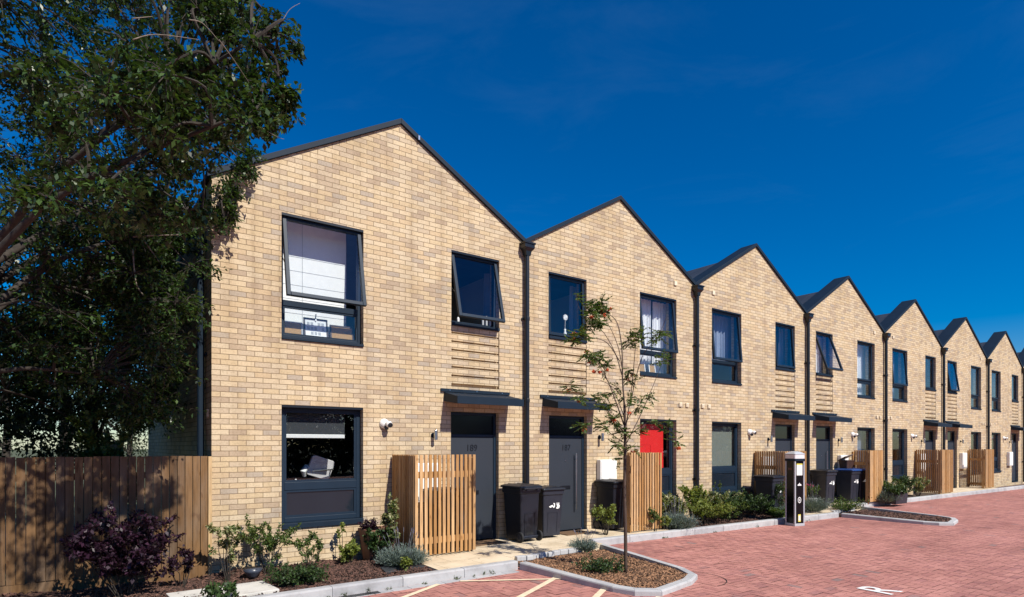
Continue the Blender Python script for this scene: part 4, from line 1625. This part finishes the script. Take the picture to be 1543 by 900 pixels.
# planter
shrub('ground_cover', 'flat green creeping plant in the middle of the bark planter', 'ground cover', (4.62, -2.85, -.10), .10, .34, 'leaf_dark', .04, 18, .8, bare=.1)
lavender('lavender', 'pale lavender at the back corner of the bark planter', (5.52, -1.52, -.09), .20, .22, 500, 14)
shrub('leafy_plant', 'light green leafy plant in front of the bin beside the rowan trunk', 'plant', (6.78, -.80, 0), .56, .30, 'leaf_lime', .06, 8, 1.1, bare=.3)
shrub('leafy_plant', 'small green weed at the foot of the screen below the red window', 'plant', (7.92, -1.03, -.02), .50, .16, 'leaf_mid', .05, 4, .8, bare=.35)
shrub('leafy_plant', 'small green weed at the right edge of the screen below the red window', 'plant', (8.28, -1.03, -.02), .34, .12, 'leaf_lime', .05, 4, .8, bare=.3)
# second bed
lavender('lavender', 'round grey lavender right of the screen below the red window', (8.75, -.88, Z0), .36, .42, 1200, 20)
GB = 'shrubs in the bed below the second and third houses'
shrub('bed_shrub', 'cream variegated shrub against the wall left of the black downpipe', 'shrub', (9.25, -.35, Z0), .62, .36, 'leaf_var', .07, 12, 1.5, group=GB)
shrub('bed_shrub', 'tall lime leaved shrub just left of the black downpipe', 'shrub', (9.95, -.45, Z0), .86, .30, 'leaf_lime', .065, 10, 1.6, group=GB)
shrub('bed_shrub', 'yellow green spreading shrub by the kerb before the downpipe', 'shrub', (9.85, -.85, Z0), .46, .44, 'leaf_lime', .05, 16, 1.7, group=GB)
shrub('bed_shrub', 'variegated shrub right of the downpipe under the green blind window', 'shrub', (10.85, -.35, Z0), .62, .42, 'leaf_var', .07, 13, 1.6, group=GB)
shrub('bed_shrub', 'mid green shrub before the downpipe by the kerb', 'shrub', (10.55, -.85, Z0), .42, .40, 'leaf_mid', .045, 15, 1.7, group=GB)
shrub('bed_shrub', 'dark green bushy shrub below the green blind window', 'shrub', (11.45, -.62, Z0), .56, .48, 'leaf_dark', .045, 18, 2.0, group=GB)
shrub('bed_shrub', 'dark green shrub in front of the leaning frame', 'shrub', (12.20, -.58, Z0), .50, .42, 'leaf_dark', .045, 15, 1.9, group=GB)
shrub('bed_shrub', 'variegated shrub behind the dark bushy one below the window sill', 'shrub', (11.75, -.30, Z0), .56, .36, 'leaf_var', .06, 10, 1.4, group=GB)
shrub('bed_shrub', 'low fern like green plant by the kerb before the bed bin', 'plant', (12.30, -1.12, Z0), .20, .26, 'leaf_mid', .05, 12, 1.1, group=GB)
shrub('bed_shrub', 'single bare twig shrub rising above the bed right of the downpipe', 'shrub', (10.78, -.5, Z0), 1.12, .08, 'leaf_mid', .035, 3, .8, group=GB, bare=.4)
shrub('bed_shrub', 'dark climbing shrub against the front of the bed bin', 'shrub', (12.62, -1.0, Z0), .92, .22, 'leaf_dark', .045, 7, 1.1, group=GB)
lavender('lavender', 'grey lavender beside the bed bin left of the charging post', (12.78, -1.12, Z0), .26, .40, 900, 10)
lavender('lavender', 'feathery lavender by the kerb just right of the charging post', (13.95, -1.12, 0), .26, .46, 900, 10)
shrub('ground_cover', 'scatter of low green leaves along the kerb right of the charging post', 'ground cover', (15.3, -1.30, 0), .10, .5, 'leaf_mid', .05, 18, .8, bare=.1)
shrub('potted_flowers', 'pink flowers and long leaves rising from the pale pot', 'plant', (14.85, -.62, .25), .34, .16, 'leaf_mid', .07, 8, 1.0)
tf = MB()
for k in range(14):
    p = Vector((14.85 + random.uniform(-.15, .15), -.62 + random.uniform(-.12, .12), .50 + random.uniform(-.02, .16)))
    for q in range(6):
        a = 2 * PI * q / 6
        tf.quad(p, p + Vector((.02 * math.cos(a), -.01, .02 * math.sin(a))), p + Vector((.035 * math.cos(a + .4), 0, .035 * math.sin(a + .4))), p + Vector((.02 * math.cos(a + .9), .01, .02 * math.sin(a + .9))))
ft = tag(tf.build('pink_blossoms', 'flower'), 'pink blossoms at the top of the potted plant by the bin', 'flowers')
lavender('lavender', 'lavender mound in front of the far right slatted screen', (18.55, -.98, -.03), .32, .42, 900, 10)
shrub('leafy_plant', 'light green shrub right of the far slatted screen', 'shrub', (19.25, -.6, Z0), .62, .34, 'leaf_mid', .05, 10, 1.3)
shrub('dark_plant', 'dark spiky plant hanging over the grey trough', 'plant', (18.7, -1.2, .18), .22, .34, 'leaf_dark', .06, 12, 1.2)
for k, (x, y, m_, h_) in enumerate(((20.3, -.5, 'leaf_mid', .6), (21.3, -.5, 'leaf_dark', .7), (22.4, -.5, 'leaf_var', .6))):
    shrub('bed_shrub', ['mid green shrub in the bed below the fourth house window', 'dark shrub at the downpipe between fourth and fifth houses', 'variegated shrub in the bed below the fifth house window'][k], 'shrub', (x, y, Z0), h_, .4, m_, .06, 10, 1.3, group='shrubs in the far right bed')

# ------------------------------------------------------------------ rowan sapling
DS = 8.52


def W(u, v, d=0.0):
    return atd(u, v, DS + d)


rw = thing('rowan_sapling', 'slender young rowan tree with orange berries in the bark planter', 'tree', W(943, 860))
base = W(943, 860)
tr = MB()
L0 = lambda pts: [p - base for p in pts]


def smooth(pts, n=4):
    out = []
    for i in range(len(pts) - 1):
        p0 = pts[max(i - 1, 0)]
        p1, p2 = pts[i], pts[i + 1]
        p3 = pts[min(i + 2, len(pts) - 1)]
        for k in range(n):
            t = k / n
            out.append(.5 * ((2 * p1) + (p2 - p0) * t + (2 * p0 - 5 * p1 + 4 * p2 - p3) * t * t + (3 * p1 - p0 - 3 * p2 + p3) * t ** 3))
    out.append(pts[-1])
    return out


def limb(mb, pts, r0, r1, seg=7):
    q = smooth(pts)
    mb.tube(q, [r0 + (r1 - r0) * (i / (len(q) - 1)) for i in range(len(q))], seg)
    return q


tp = L0([W(943, 866), W(942.5, 800, .01), W(941, 740), W(942, 690, .01), W(942, 650), W(941, 610)])
limb(tr, tp, .026, .019, 9)
tr.build('trunk', 'saplingbark', rw, smooth=True)
BR = [
    ([(941, 615, 0), (938, 570, .03), (937, 525, .05), (930, 487, .08), (916, 471, .12), (905, 452, .15)], .013),
    ([(938, 560, .03), (932, 525, -.05), (920, 495, -.12), (908, 478, -.18)], .008),
    ([(937, 565, .03), (926, 530, .1), (906, 497, .2), (886, 487, .28)], .008),
    ([(934, 545, .0), (915, 517, -.1), (893, 509, -.18), (872, 505, -.25)], .007),
    ([(940, 640, 0), (926, 600, -.15), (909, 560, -.25), (886, 526, -.3)], .011),
    ([(942, 650, 0), (950, 600, .1), (954, 562, .15), (958, 520, .2), (962, 498, .22)], .010),
    ([(950, 610, .1), (958, 570, .0), (970, 533, -.1), (990, 510, -.15), (1006, 474, -.2)], .008),
    ([(944, 668, 0), (964, 628, .2), (978, 596, .3), (990, 567, .35), (1000, 540, .38)], .008),
    ([(941, 630, 0), (928, 596, .25), (908, 562, .4), (900, 545, .45)], .007),
    ([(942, 655, 0), (925, 632, .1), (905, 608, .2), (876, 600, .28), (858, 586, .3)], .007),
    ([(942, 668, 0), (922, 655, -.2), (905, 640, -.3), (880, 642, -.4)], .006),
    ([(943, 662, 0), (962, 645, -.2), (985, 634, -.35), (1006, 646, -.42), (1018, 664, -.45)], .006),
    ([(942, 640, 0), (952, 622, -.2), (965, 610, -.3)], .006),
    ([(942, 680, 0), (933, 672, -.1), (922, 672, -.15)], .005),
    ([(943, 682, 0), (952, 674, .1), (958, 668, .15)], .005),
    ([(886, 487, .28), (875, 470, .3), (868, 446, .3)], .004),
    ([(937, 600, 0), (925, 585, -.2), (900, 572, -.3), (868, 576, -.35)], .005),
]
bm_ = MB()
tips = []
for pts, r in BR:
    limb(bm_, L0([W(*p) for p in pts]), r, .0022, 6)
CL = [(897, 455, .15, .20, 12), (908, 466, .12, .18, 11), (890, 472, .1, .17, 11), (903, 485, -.1, .2, 12), (886, 490, .25, .16, 9), (868, 447, .3, .10, 4), (872, 505, -.2, .16, 8), (862, 512, -.25, .12, 6), (880, 508, -.2, .14, 6),
      (900, 540, .3, .20, 13), (888, 534, -.3, .17, 9), (910, 550, .3, .16, 8), (955, 510, .2, .20, 10), (966, 500, .2, .14, 6), (945, 520, .2, .12, 4), (1000, 500, -.15, .16, 7), (990, 512, -.15, .13, 5), (1000, 542, .38, .15, 5), (990, 545, .3, .1, 3),
      (946, 560, .1, .12, 5), (950, 572, .1, .1, 4), (858, 583, .3, .13, 6), (873, 600, .28, .13, 6), (905, 596, .2, .18, 9), (912, 612, .1, .15, 8), (926, 632, 0, .20, 12), (905, 640, -.3, .17, 7), (880, 642, -.4, .13, 5),
      (928, 670, -.1, .13, 6), (950, 674, .1, .12, 5), (964, 612, -.3, .14, 6), (976, 598, .2, .12, 4), (945, 600, 0, .12, 4), (990, 635, -.35, .12, 4), (1006, 646, -.42, .10, 4), (1018, 664, -.45, .07, 3), (938, 650, 0, .16, 8), (960, 650, .1, .14, 5), (930, 585, .1, .1, 3), (935, 690, 0, .1, 3)]
P, D, Ls, Ws = [], [], [], []
rach = bm_
for (u, v, d, r, n) in CL:
    c = np.array(L0([W(u, v, d)])[0])
    for k in range(int(n * 2.1)):
        dr = rand_dirs(1)[0]
        dr[2] = dr[2] * .5 - .05
        dr /= np.linalg.norm(dr)
        o0 = c + rand_dirs(1)[0] * r * .45 * rng.random()
        ln = rng.uniform(.10, .16)
        sd = np.cross(dr, [0, 0, 1])
        sd /= np.linalg.norm(sd) + 1e-9
        rach.tube([o0, o0 + dr * ln * .5 + np.array([0, 0, .006]), o0 + dr * ln - np.array([0, 0, .015])], [.0016, .0014, .001], 3, False)
        for q in range(6):
            f = .25 + .75 * q / 6
            p = o0 + dr * ln * f - np.array([0, 0, .015 * f * f])
            for s in (-1, 1):
                dd = sd * s * .85 + dr * .5 + np.array([0, 0, -.18]) + rand_dirs(1)[0] * .15
                P.append(p)
                D.append(dd / np.linalg.norm(dd))
                Ls.append(rng.uniform(.036, .052) * (1 - .25 * abs(f - .6)))
                Ws.append(.0155)
        P.append(o0 + dr * ln - np.array([0, 0, .015]))
        D.append(dr)
        Ls.append(.045)
        Ws.append(.016)
V, F = leaf_quads(np.array(P), np.array(D), np.array(Ls) * 1.12, np.array(Ws) * 1.5, .15, .95)
crown = mesh_np('crown', V, F, 'leaf_rowan', rw)
bm_.build('branches', 'saplingbark', rw, smooth=True)
bb = MB()
import bmesh
ico = bmesh.new()
bmesh.ops.create_icosphere(ico, subdivisions=1, radius=1)
iv = [v.co.copy() for v in ico.verts]
ifc = [[v.index for v in f.verts] for f in ico.faces]
ico.free()
for (u, v, d, n) in ((892, 478, .1, 34), (919, 466, .1, 26), (911, 475, .0, 16), (866, 503, -.2, 30), (863, 511, -.25, 20), (895, 560, .3, 20), (904, 561, .3, 22), (888, 546, -.25, 14), (857, 588, .3, 22), (872, 605, .28, 24), (925, 634, -.05, 22), (915, 558, .2, 12), (946, 572, .1, 12), (880, 648, -.4, 22), (1022, 676, -.45, 22), (954, 680, .1, 14), (906, 470, .1, 14), (948, 623, .0, 12), (884, 530, -.3, 12), (953, 566, .1, 10), (960, 680, .1, 8)):
    c = L0([W(u, v, d)])[0]
    bb = MB()
    for k in range(n):
        o = Vector(rand_dirs(1)[0]) * .036 * random.random() ** .4
        o.z *= .65
        rr = random.uniform(.0085, .012)
        n0 = len(bb.v)
        bb.v += [tuple(c + o + x * rr) for x in iv]
        bb.f += [tuple(n0 + i for i in f) for f in ifc]
    bb.build('berry_cluster', 'berry', rw, smooth=True)

# ------------------------------------------------------------------ large tree at the left
def big_tree():
    base = Vector((-3.0, -1.1, -.1))
    t = thing('large_tree', 'large dark broadleaf tree overhanging the left gable and board fence', 'tree', base)
    tk = MB()
    trunk = [Vector((0, 0, -.1)), Vector((.05, .05, 1.2)), Vector((.25, .2, 2.6)), Vector((.35, .5, 4.0)), Vector((.3, .8, 5.6)), Vector((.4, 1.0, 7.4)), Vector((.5, 1.2, 9.2))]
    q = limb(tk, trunk, .27, .05, 12)
    tk.build('trunk', 'bark', t, smooth=True)
    # clump centres: silhouette towards the house, spread in depth
    C = []

    def add(u, v, Y, r, n):
        C.append((at(u, v, Y) - base, r, n))
    # outer sprays over the gable (behind the wall plane, above the roof)
    for (u, v, Y, r, n) in [(438, 62, 1.2, .20, 4), (420, 40, 1.0, .3, 6), (400, 20, 1.3, .4, 10), (380, 60, .9, .42, 12), (360, 20, 1.2, .45, 13), (443, 66, 1.2, .12, 2), (425, 95, 1.3, .14, 3), (412, 100, 1.3, .16, 3), (400, 80, 1.2, .3, 7),
                            (440, 148, 1.0, .14, 5), (430, 158, 1.1, .22, 10), (415, 150, 1.0, .28, 12), (400, 135, .9, .34, 14), (385, 165, .8, .32, 13), (410, 175, .9, .22, 9), (420, 135, 1.0, .2, 8), (395, 195, .9, .2, 8), (372, 120, 1.0, .4, 14), (370, 190, .6, .32, 13), (352, 150, .7, .4, 14),
                            (370, 225, .3, .26, 10), (378, 236, -.12, .14, 6), (374, 258, -.15, .15, 8), (360, 250, -.1, .22, 10), (345, 215, .4, .36, 13), (335, 250, .3, .34, 13), (345, 280, -.15, .24, 11), (352, 300, -.18, .18, 9), (346, 322, -.2, .18, 10), (338, 340, -.2, .15, 8), (330, 300, -.15, .28, 13), (320, 325, -.1, .24, 12)]:
        if v < 205:
            Y -= 4.75
            r *= .62
        add(u, v, Y, r, n)
    random.seed(21)
    # inner mass
    cont = [(-150, 335), (0, 350), (60, 352), (100, 350), (150, 345), (200, 330), (250, 318), (300, 308), (350, 296), (420, 288), (500, 280), (560, 262), (640, 232)]

    def edge(v):
        for (a, b), (c, d) in zip(cont, cont[1:]):
            if a <= v <= c:
                return b + (d - b) * (v - a) / (c - a)
        return 230
    holes = [(245, 52, 16), (268, 72, 18), (262, 40, 14), (205, 82, 10), (250, 290, 12), (285, 285, 10), (215, 560, 10)]
    cnt = 0
    while cnt < 340:
        v = random.uniform(-60, 640) if cnt % 3 else random.uniform(300, 640)
        e = edge(v)
        u = e - (e - (190 if cnt < 170 else 20)) * random.random()
        if any(math.hypot(u - a, v - b) < r + 14 for a, b, r in holes):
            continue
        Y = random.choice([random.uniform(-4.0, -.3), random.uniform(-4.0, -2.2), random.uniform(.2, 4.5), random.uniform(.2, 4.5)])
        if v > 330:
            Y = random.uniform(.35, 5.5) if random.random() < .85 else random.uniform(-.9, -.1)
        p = at(u, v, Y)
        if p.z < 1.2 or p.z > 11:
            continue
        if Y < .3 and p.x > -.12:
            continue
        if p.x > -.18 and Y > 0 and p.z < 5.4:
            continue
        C.append((p - base, random.uniform(.28, .52) * (.7 if Y < -1 else 1), 15))
        cnt += 1
    # hidden remainder of the crown: to the left, above the frame and towards the viewer's left
    cnt = 0
    while cnt < 260:
        d = Vector(rand_dirs(1)[0])
        rr = random.random() ** .4
        p = Vector((-3.2 + d.x * 3.4 * rr, .9 + d.y * 3.6 * rr, 6.4 + d.z * 3.9 * rr))
        if p.y < -2.6 and p.z < 4.2:
            continue
        if p.x > -.4 and p.y < .4 and p.z < 9:
            continue
        C.append((p - base, random.uniform(.35, .6), 14))
        cnt += 1
    lm = MB()
    tw = MB()
    P, D = [], []
    # main limbs: one curved limb per cluster of clumps
    limbs = []
    for k in range(16):
        c = C[int(len(C) * (k + .5) / 16)][0] if k > 3 else C[(3, 13, 24, 29)[k]][0]
        z0 = min(max(c.z * .55, 1.8), 7.5)
        f = min(range(len(q)), key=lambda i: abs(q[i].z - z0))
        s = q[f]
        mid = s.lerp(c, .5) + Vector((random.uniform(-.25, .25), random.uniform(-.25, .25), .35))
        pl = limb(lm, [s, mid, c], .05, .010, 7)
        limbs.append(pl)
    allp = [p for l in limbs for p in l] + q[6:]
    ap = np.array(allp)
    for (c, r, n) in C:
        dd = np.linalg.norm(ap - np.array(c), axis=1) + (ap[:, 2] > c.z + .4) * .6
        s = allp[int(np.argmin(dd))]
        if (c - s).length > .25:
            mid = s.lerp(c, .5) + Vector((random.uniform(-.12, .12), random.uniform(-.12, .12), .1))
            limb(tw, [s, mid, c], .018, .006, 5)
        for k in range(n):
            d = Vector(rand_dirs(1)[0])
            d.z = d.z * .8 - .1
            e = c + d.normalized() * r * random.uniform(.5, 1.15)
            tw.tube([c, c.lerp(e, .5) + Vector((0, 0, .03)), e], [.005, .004, .002], 3, False)
            m = 17
            f = rng.random(m) * .8 + .25
            pts = np.array(c)[None] * (1 - f[:, None]) + np.array(e)[None] * f[:, None] + rand_dirs(m) * .045
            ld = rand_dirs(m) + np.array(d)[None] * .7 + np.array([0, 0, -.35])
            ld /= np.linalg.norm(ld, axis=1)[:, None]
            P.append(pts)
            D.append(ld)
    lm.build('limbs', 'bark', t, smooth=True)
    tw.build('twigs', 'bark', t)
    # bare pale sprays
    for pts in ([(200, 357, -.7), (235, 355, -.72), (272, 354, -.75)], [(200, 375, -.7), (206, 430, -.7), (228, 455, -.7)], [(200, 310, -.8), (212, 285, -.8)], [(203, 345, -.7), (222, 370, -.7), (240, 395, -.7)],
                [(395, 45, 1.2), (420, 38, 1.2), (436, 15, 1.2), (452, 5, 1.2)], [(395, 70, 1.2), (425, 78, 1.2), (446, 80, 1.2)], [(400, 50, 1.2), (430, 52, 1.2), (454, 70, 1.2)], [(385, 60, 1.1), (410, 85, 1.1), (420, 100, 1.1)], [(390, 190, .8), (415, 205, .8), (428, 210, .8)],
                [(285, 30, .3), (305, 35, .3), (330, 62, .3)], [(200, 28, .2), (230, 25, .2)], [(200, 60, .2), (235, 52, .2), (300, 60, .2)], [(330, 60, .5), (352, 90, .6), (372, 120, .7), (390, 145, .8)]):
        nr = 1 if pts[0][1] > 200 else .36
        bs = MB()
        limb(bs, [at(q_[0], q_[1], q_[2] - (4.75 if nr < 1 else 0)) - base for q_ in pts], .011 * nr, .004 * nr, 6)
        bs.build('bare_twig', 'palebark', t, smooth=True)
    P = np.concatenate(P)
    D = np.concatenate(D)
    n = len(P)
    V, F = leaf_quads(P, D, .066 * rng.uniform(.6, 1.25, n), .036 * rng.uniform(.7, 1.2, n), .2, .6)
    mesh_np('crown', V, F, 'leaf_tree', t)
    print('tree leaves', n, 'clumps', len(C))


big_tree()


def back_tree(label, x, y, h, r, seed):
    random.seed(seed)
    t = thing('dense_tree', label, 'tree', (x, y, -.2), 0, 'trees behind the board fence')
    m = MB()
    limb(m, [Vector((0, 0, 0)), Vector((.1, .1, h * .4)), Vector((0, 0, h * .85))], .13, .03, 8)
    for k in range(6):
        a = random.uniform(0, 6.28)
        limb(m, [Vector((.05, .05, h * (.25 + .08 * k))), Vector((math.cos(a) * r * .4, math.sin(a) * r * .4, h * (.4 + .08 * k))), Vector((math.cos(a) * r * .8, math.sin(a) * r * .8, h * (.5 + .08 * k)))], .05, .01, 6)
    m.build('trunk', 'bark', t)
    cs, rs, ns = [], [], []
    for k in range(46):
        d = Vector(rand_dirs(1)[0])
        rr = random.random() ** .35
        cs.append((d.x * r * rr, d.y * r * rr, h * .58 + d.z * h * .40 * rr))
        rs.append(random.uniform(.35, .6))
        ns.append(120)
    V, F = tuft(cs, rs, ns, .10, .055)
    mesh_np('crown', V, F, 'leaf_far', t)


back_tree('dark tree standing close to the side wall behind the fence', -1.35, 4.2, 6.2, 1.15, 1)
back_tree('dark tree farther back along the side wall', -1.8, 8.5, 7.5, 1.6, 2)
back_tree('dark tree behind the fence at the far left', -4.6, 5.5, 7.5, 1.8, 3)
back_tree('tallest dark tree at the left end of the fence', -6.6, 3.2, 8.0, 2.0, 4)
back_tree('slim dark tree directly behind the pale timber post', -2.6, 2.6, 5.0, 1.1, 6)
back_tree('dark round tree beyond the back corner of the nearest house', -3.2, 13.5, 7.0, 2.4, 7)
back_tree('broad dark tree in the farthest row behind the fence', -9.0, 12.5, 7.0, 2.8, 8)
back_tree('short dark tree seen between trunks against the horizon', -.1, 15.0, 5.2, 2.2, 10)
back_tree('low dark tree filling the gap between the two far trees', -6.4, 16.5, 6.0, 2.8, 9)
shrub('bright_shrub', 'sunlit green shrub rising above the board fence at the far left', 'shrub', (-1.12, .42, -.2), 2.35, .34, 'leaf_mid', .07, 10, 3.2, bare=.45, sub=5)

# dead leaves and spilled chips on the hard ground
n = 420
P = np.stack([rng.normal(4.6, 2.2, n), rng.uniform(-6.5, -.1, n), np.zeros(n)], 1)
P[:, 2] = np.where(P[:, 1] > -1.75, .006, ZR + .010)
k = np.array([not in_planter(a, b) and not (3.7 < a < 6.3 and b < -.95) and not (b > -2.1 and b < -1.7) and (b < -2.1 or 2.7 < a < 8.2) for a, b, _ in P])
P = P[k]
D = rand_dirs(len(P)) * np.array([1, 1, .12])
D /= np.linalg.norm(D, axis=1)[:, None]
V, F = leaf_quads(P, D, rng.uniform(.012, .045, len(P)), rng.uniform(.008, .02, len(P)), .15, .3)
mesh_np('fallen_leaves', V, F, 'deadleaf')['kind'] = 'stuff'
for k in range(26):
    x = random.choice([random.uniform(-.5, 3.6), random.uniform(6.3, 13)])
    y = -1.935 if x < 4 else -1.10 - .0556 * (x - 6.15) - .02
    shrub('weed', 'tiny green weed growing in the joint at the foot of the kerb', 'weed', (x, y, ZR), random.uniform(.02, .06), .04, 'leaf_mid', .018, 3, .25, group='weeds along the kerb foot', sub=1)

# tree belt across the car park, mirrored in the windows
cs, rs, ns = [], [], []
random.seed(5)
for k in range(700):
    cs.append((random.uniform(-30, 60), -33 + random.uniform(-2, 2), random.uniform(.2, 5.5) * (.85 + .25 * math.sin(k * .7))))
    rs.append(random.uniform(.9, 1.5))
    ns.append(60)
V, F = tuft(cs, rs, ns, .5, .34)
tb = mesh_np('treeline', V, F, 'leaf_far')
tb['kind'] = 'stuff'

# ------------------------------------------------------------------ sky, sun, camera
SUN = Vector((.14, -1, 1.0)).normalized()
elev = math.asin(SUN.z)
wd = bpy.data.worlds.new('World')
scene.world = wd
wd.use_nodes = True
t = wd.node_tree
bg = t.nodes['Background']
sky = N(t, 'ShaderNodeTexSky')
sky.sky_type = 'NISHITA'
sky.sun_disc = False
sky.sun_elevation = elev
sky.sun_rotation = R(180) - math.atan2(.14, 1)
sky.air_density = 1.0
sky.dust_density = .35
sky.ozone_density = 5.0
# polarised deep blue: saturate the whole sky evenly
hs = N(t, 'ShaderNodeHueSaturation')
hs.inputs['Saturation'].default_value = SAT
hs.inputs['Value'].default_value = 1.15
hs.inputs['Hue'].default_value = .508
t.links.new(sky.outputs[0], hs.inputs['Color'])
# thin cirrus, mostly low
tc = N(t, 'ShaderNodeTexCoord')
mp = N(t, 'ShaderNodeMapping')
mp.inputs['Scale'].default_value = (1.2, 1.2, 4.5)
mp.inputs['Rotation'].default_value = (.25, .1, .5)
t.links.new(tc.outputs['Generated'], mp.inputs['Vector'])
cn = N(t, 'ShaderNodeTexNoise')
cn.inputs['Scale'].default_value = 2.6
cn.inputs['Detail'].default_value = 7
cn.inputs['Roughness'].default_value = .62
cn.inputs['Distortion'].default_value = .6
t.links.new(mp.outputs[0], cn.inputs['Vector'])
cr = ramp(t, [(.52, (0, 0, 0)), (.85, (.085, .085, .085))])
t.links.new(cn.outputs['Fac'], cr.inputs['Fac'])
mixs = mixc(t, 'MIX', cr.outputs['Color'], hs.outputs['Color'], (1.6, 3.2, 5.2))
t.links.new(mixs, bg.inputs['Color'])
bg.inputs['Strength'].default_value = SKYS

sl = bpy.data.lights.new('sun', 'SUN')
sl.energy = SUNS
sl.angle = R(.53)
sl.color = (1.0, .94, .84)
so = bpy.data.objects.new('sun', sl)
COL.objects.link(so)
so.rotation_euler = (-SUN).to_track_quat('-Z', 'Y').to_euler()
so.location = (0, -20, 20)

cam = bpy.data.cameras.new('camera')
cam.sensor_fit = 'HORIZONTAL'
cam.sensor_width = 36
cam.lens = 903 / 1543 * 36
cam.shift_y = (672 - 450) / 1543
cam.clip_start = .05
cam.clip_end = 2000
co = bpy.data.objects.new('camera', cam)
COL.objects.link(co)
co.location = CAM
co.rotation_euler = (PI / 2, 0, -math.atan2(AX[0], AX[1]))
scene.camera = co

scene.view_settings.view_transform = 'Standard'
scene.view_settings.look = 'None'
scene.view_settings.exposure = EXPO
scene.view_settings.gamma = 1
scene.cycles.max_bounces = 8
scene.cycles.transparent_max_bounces = 12
scene.cycles.use_denoising = True
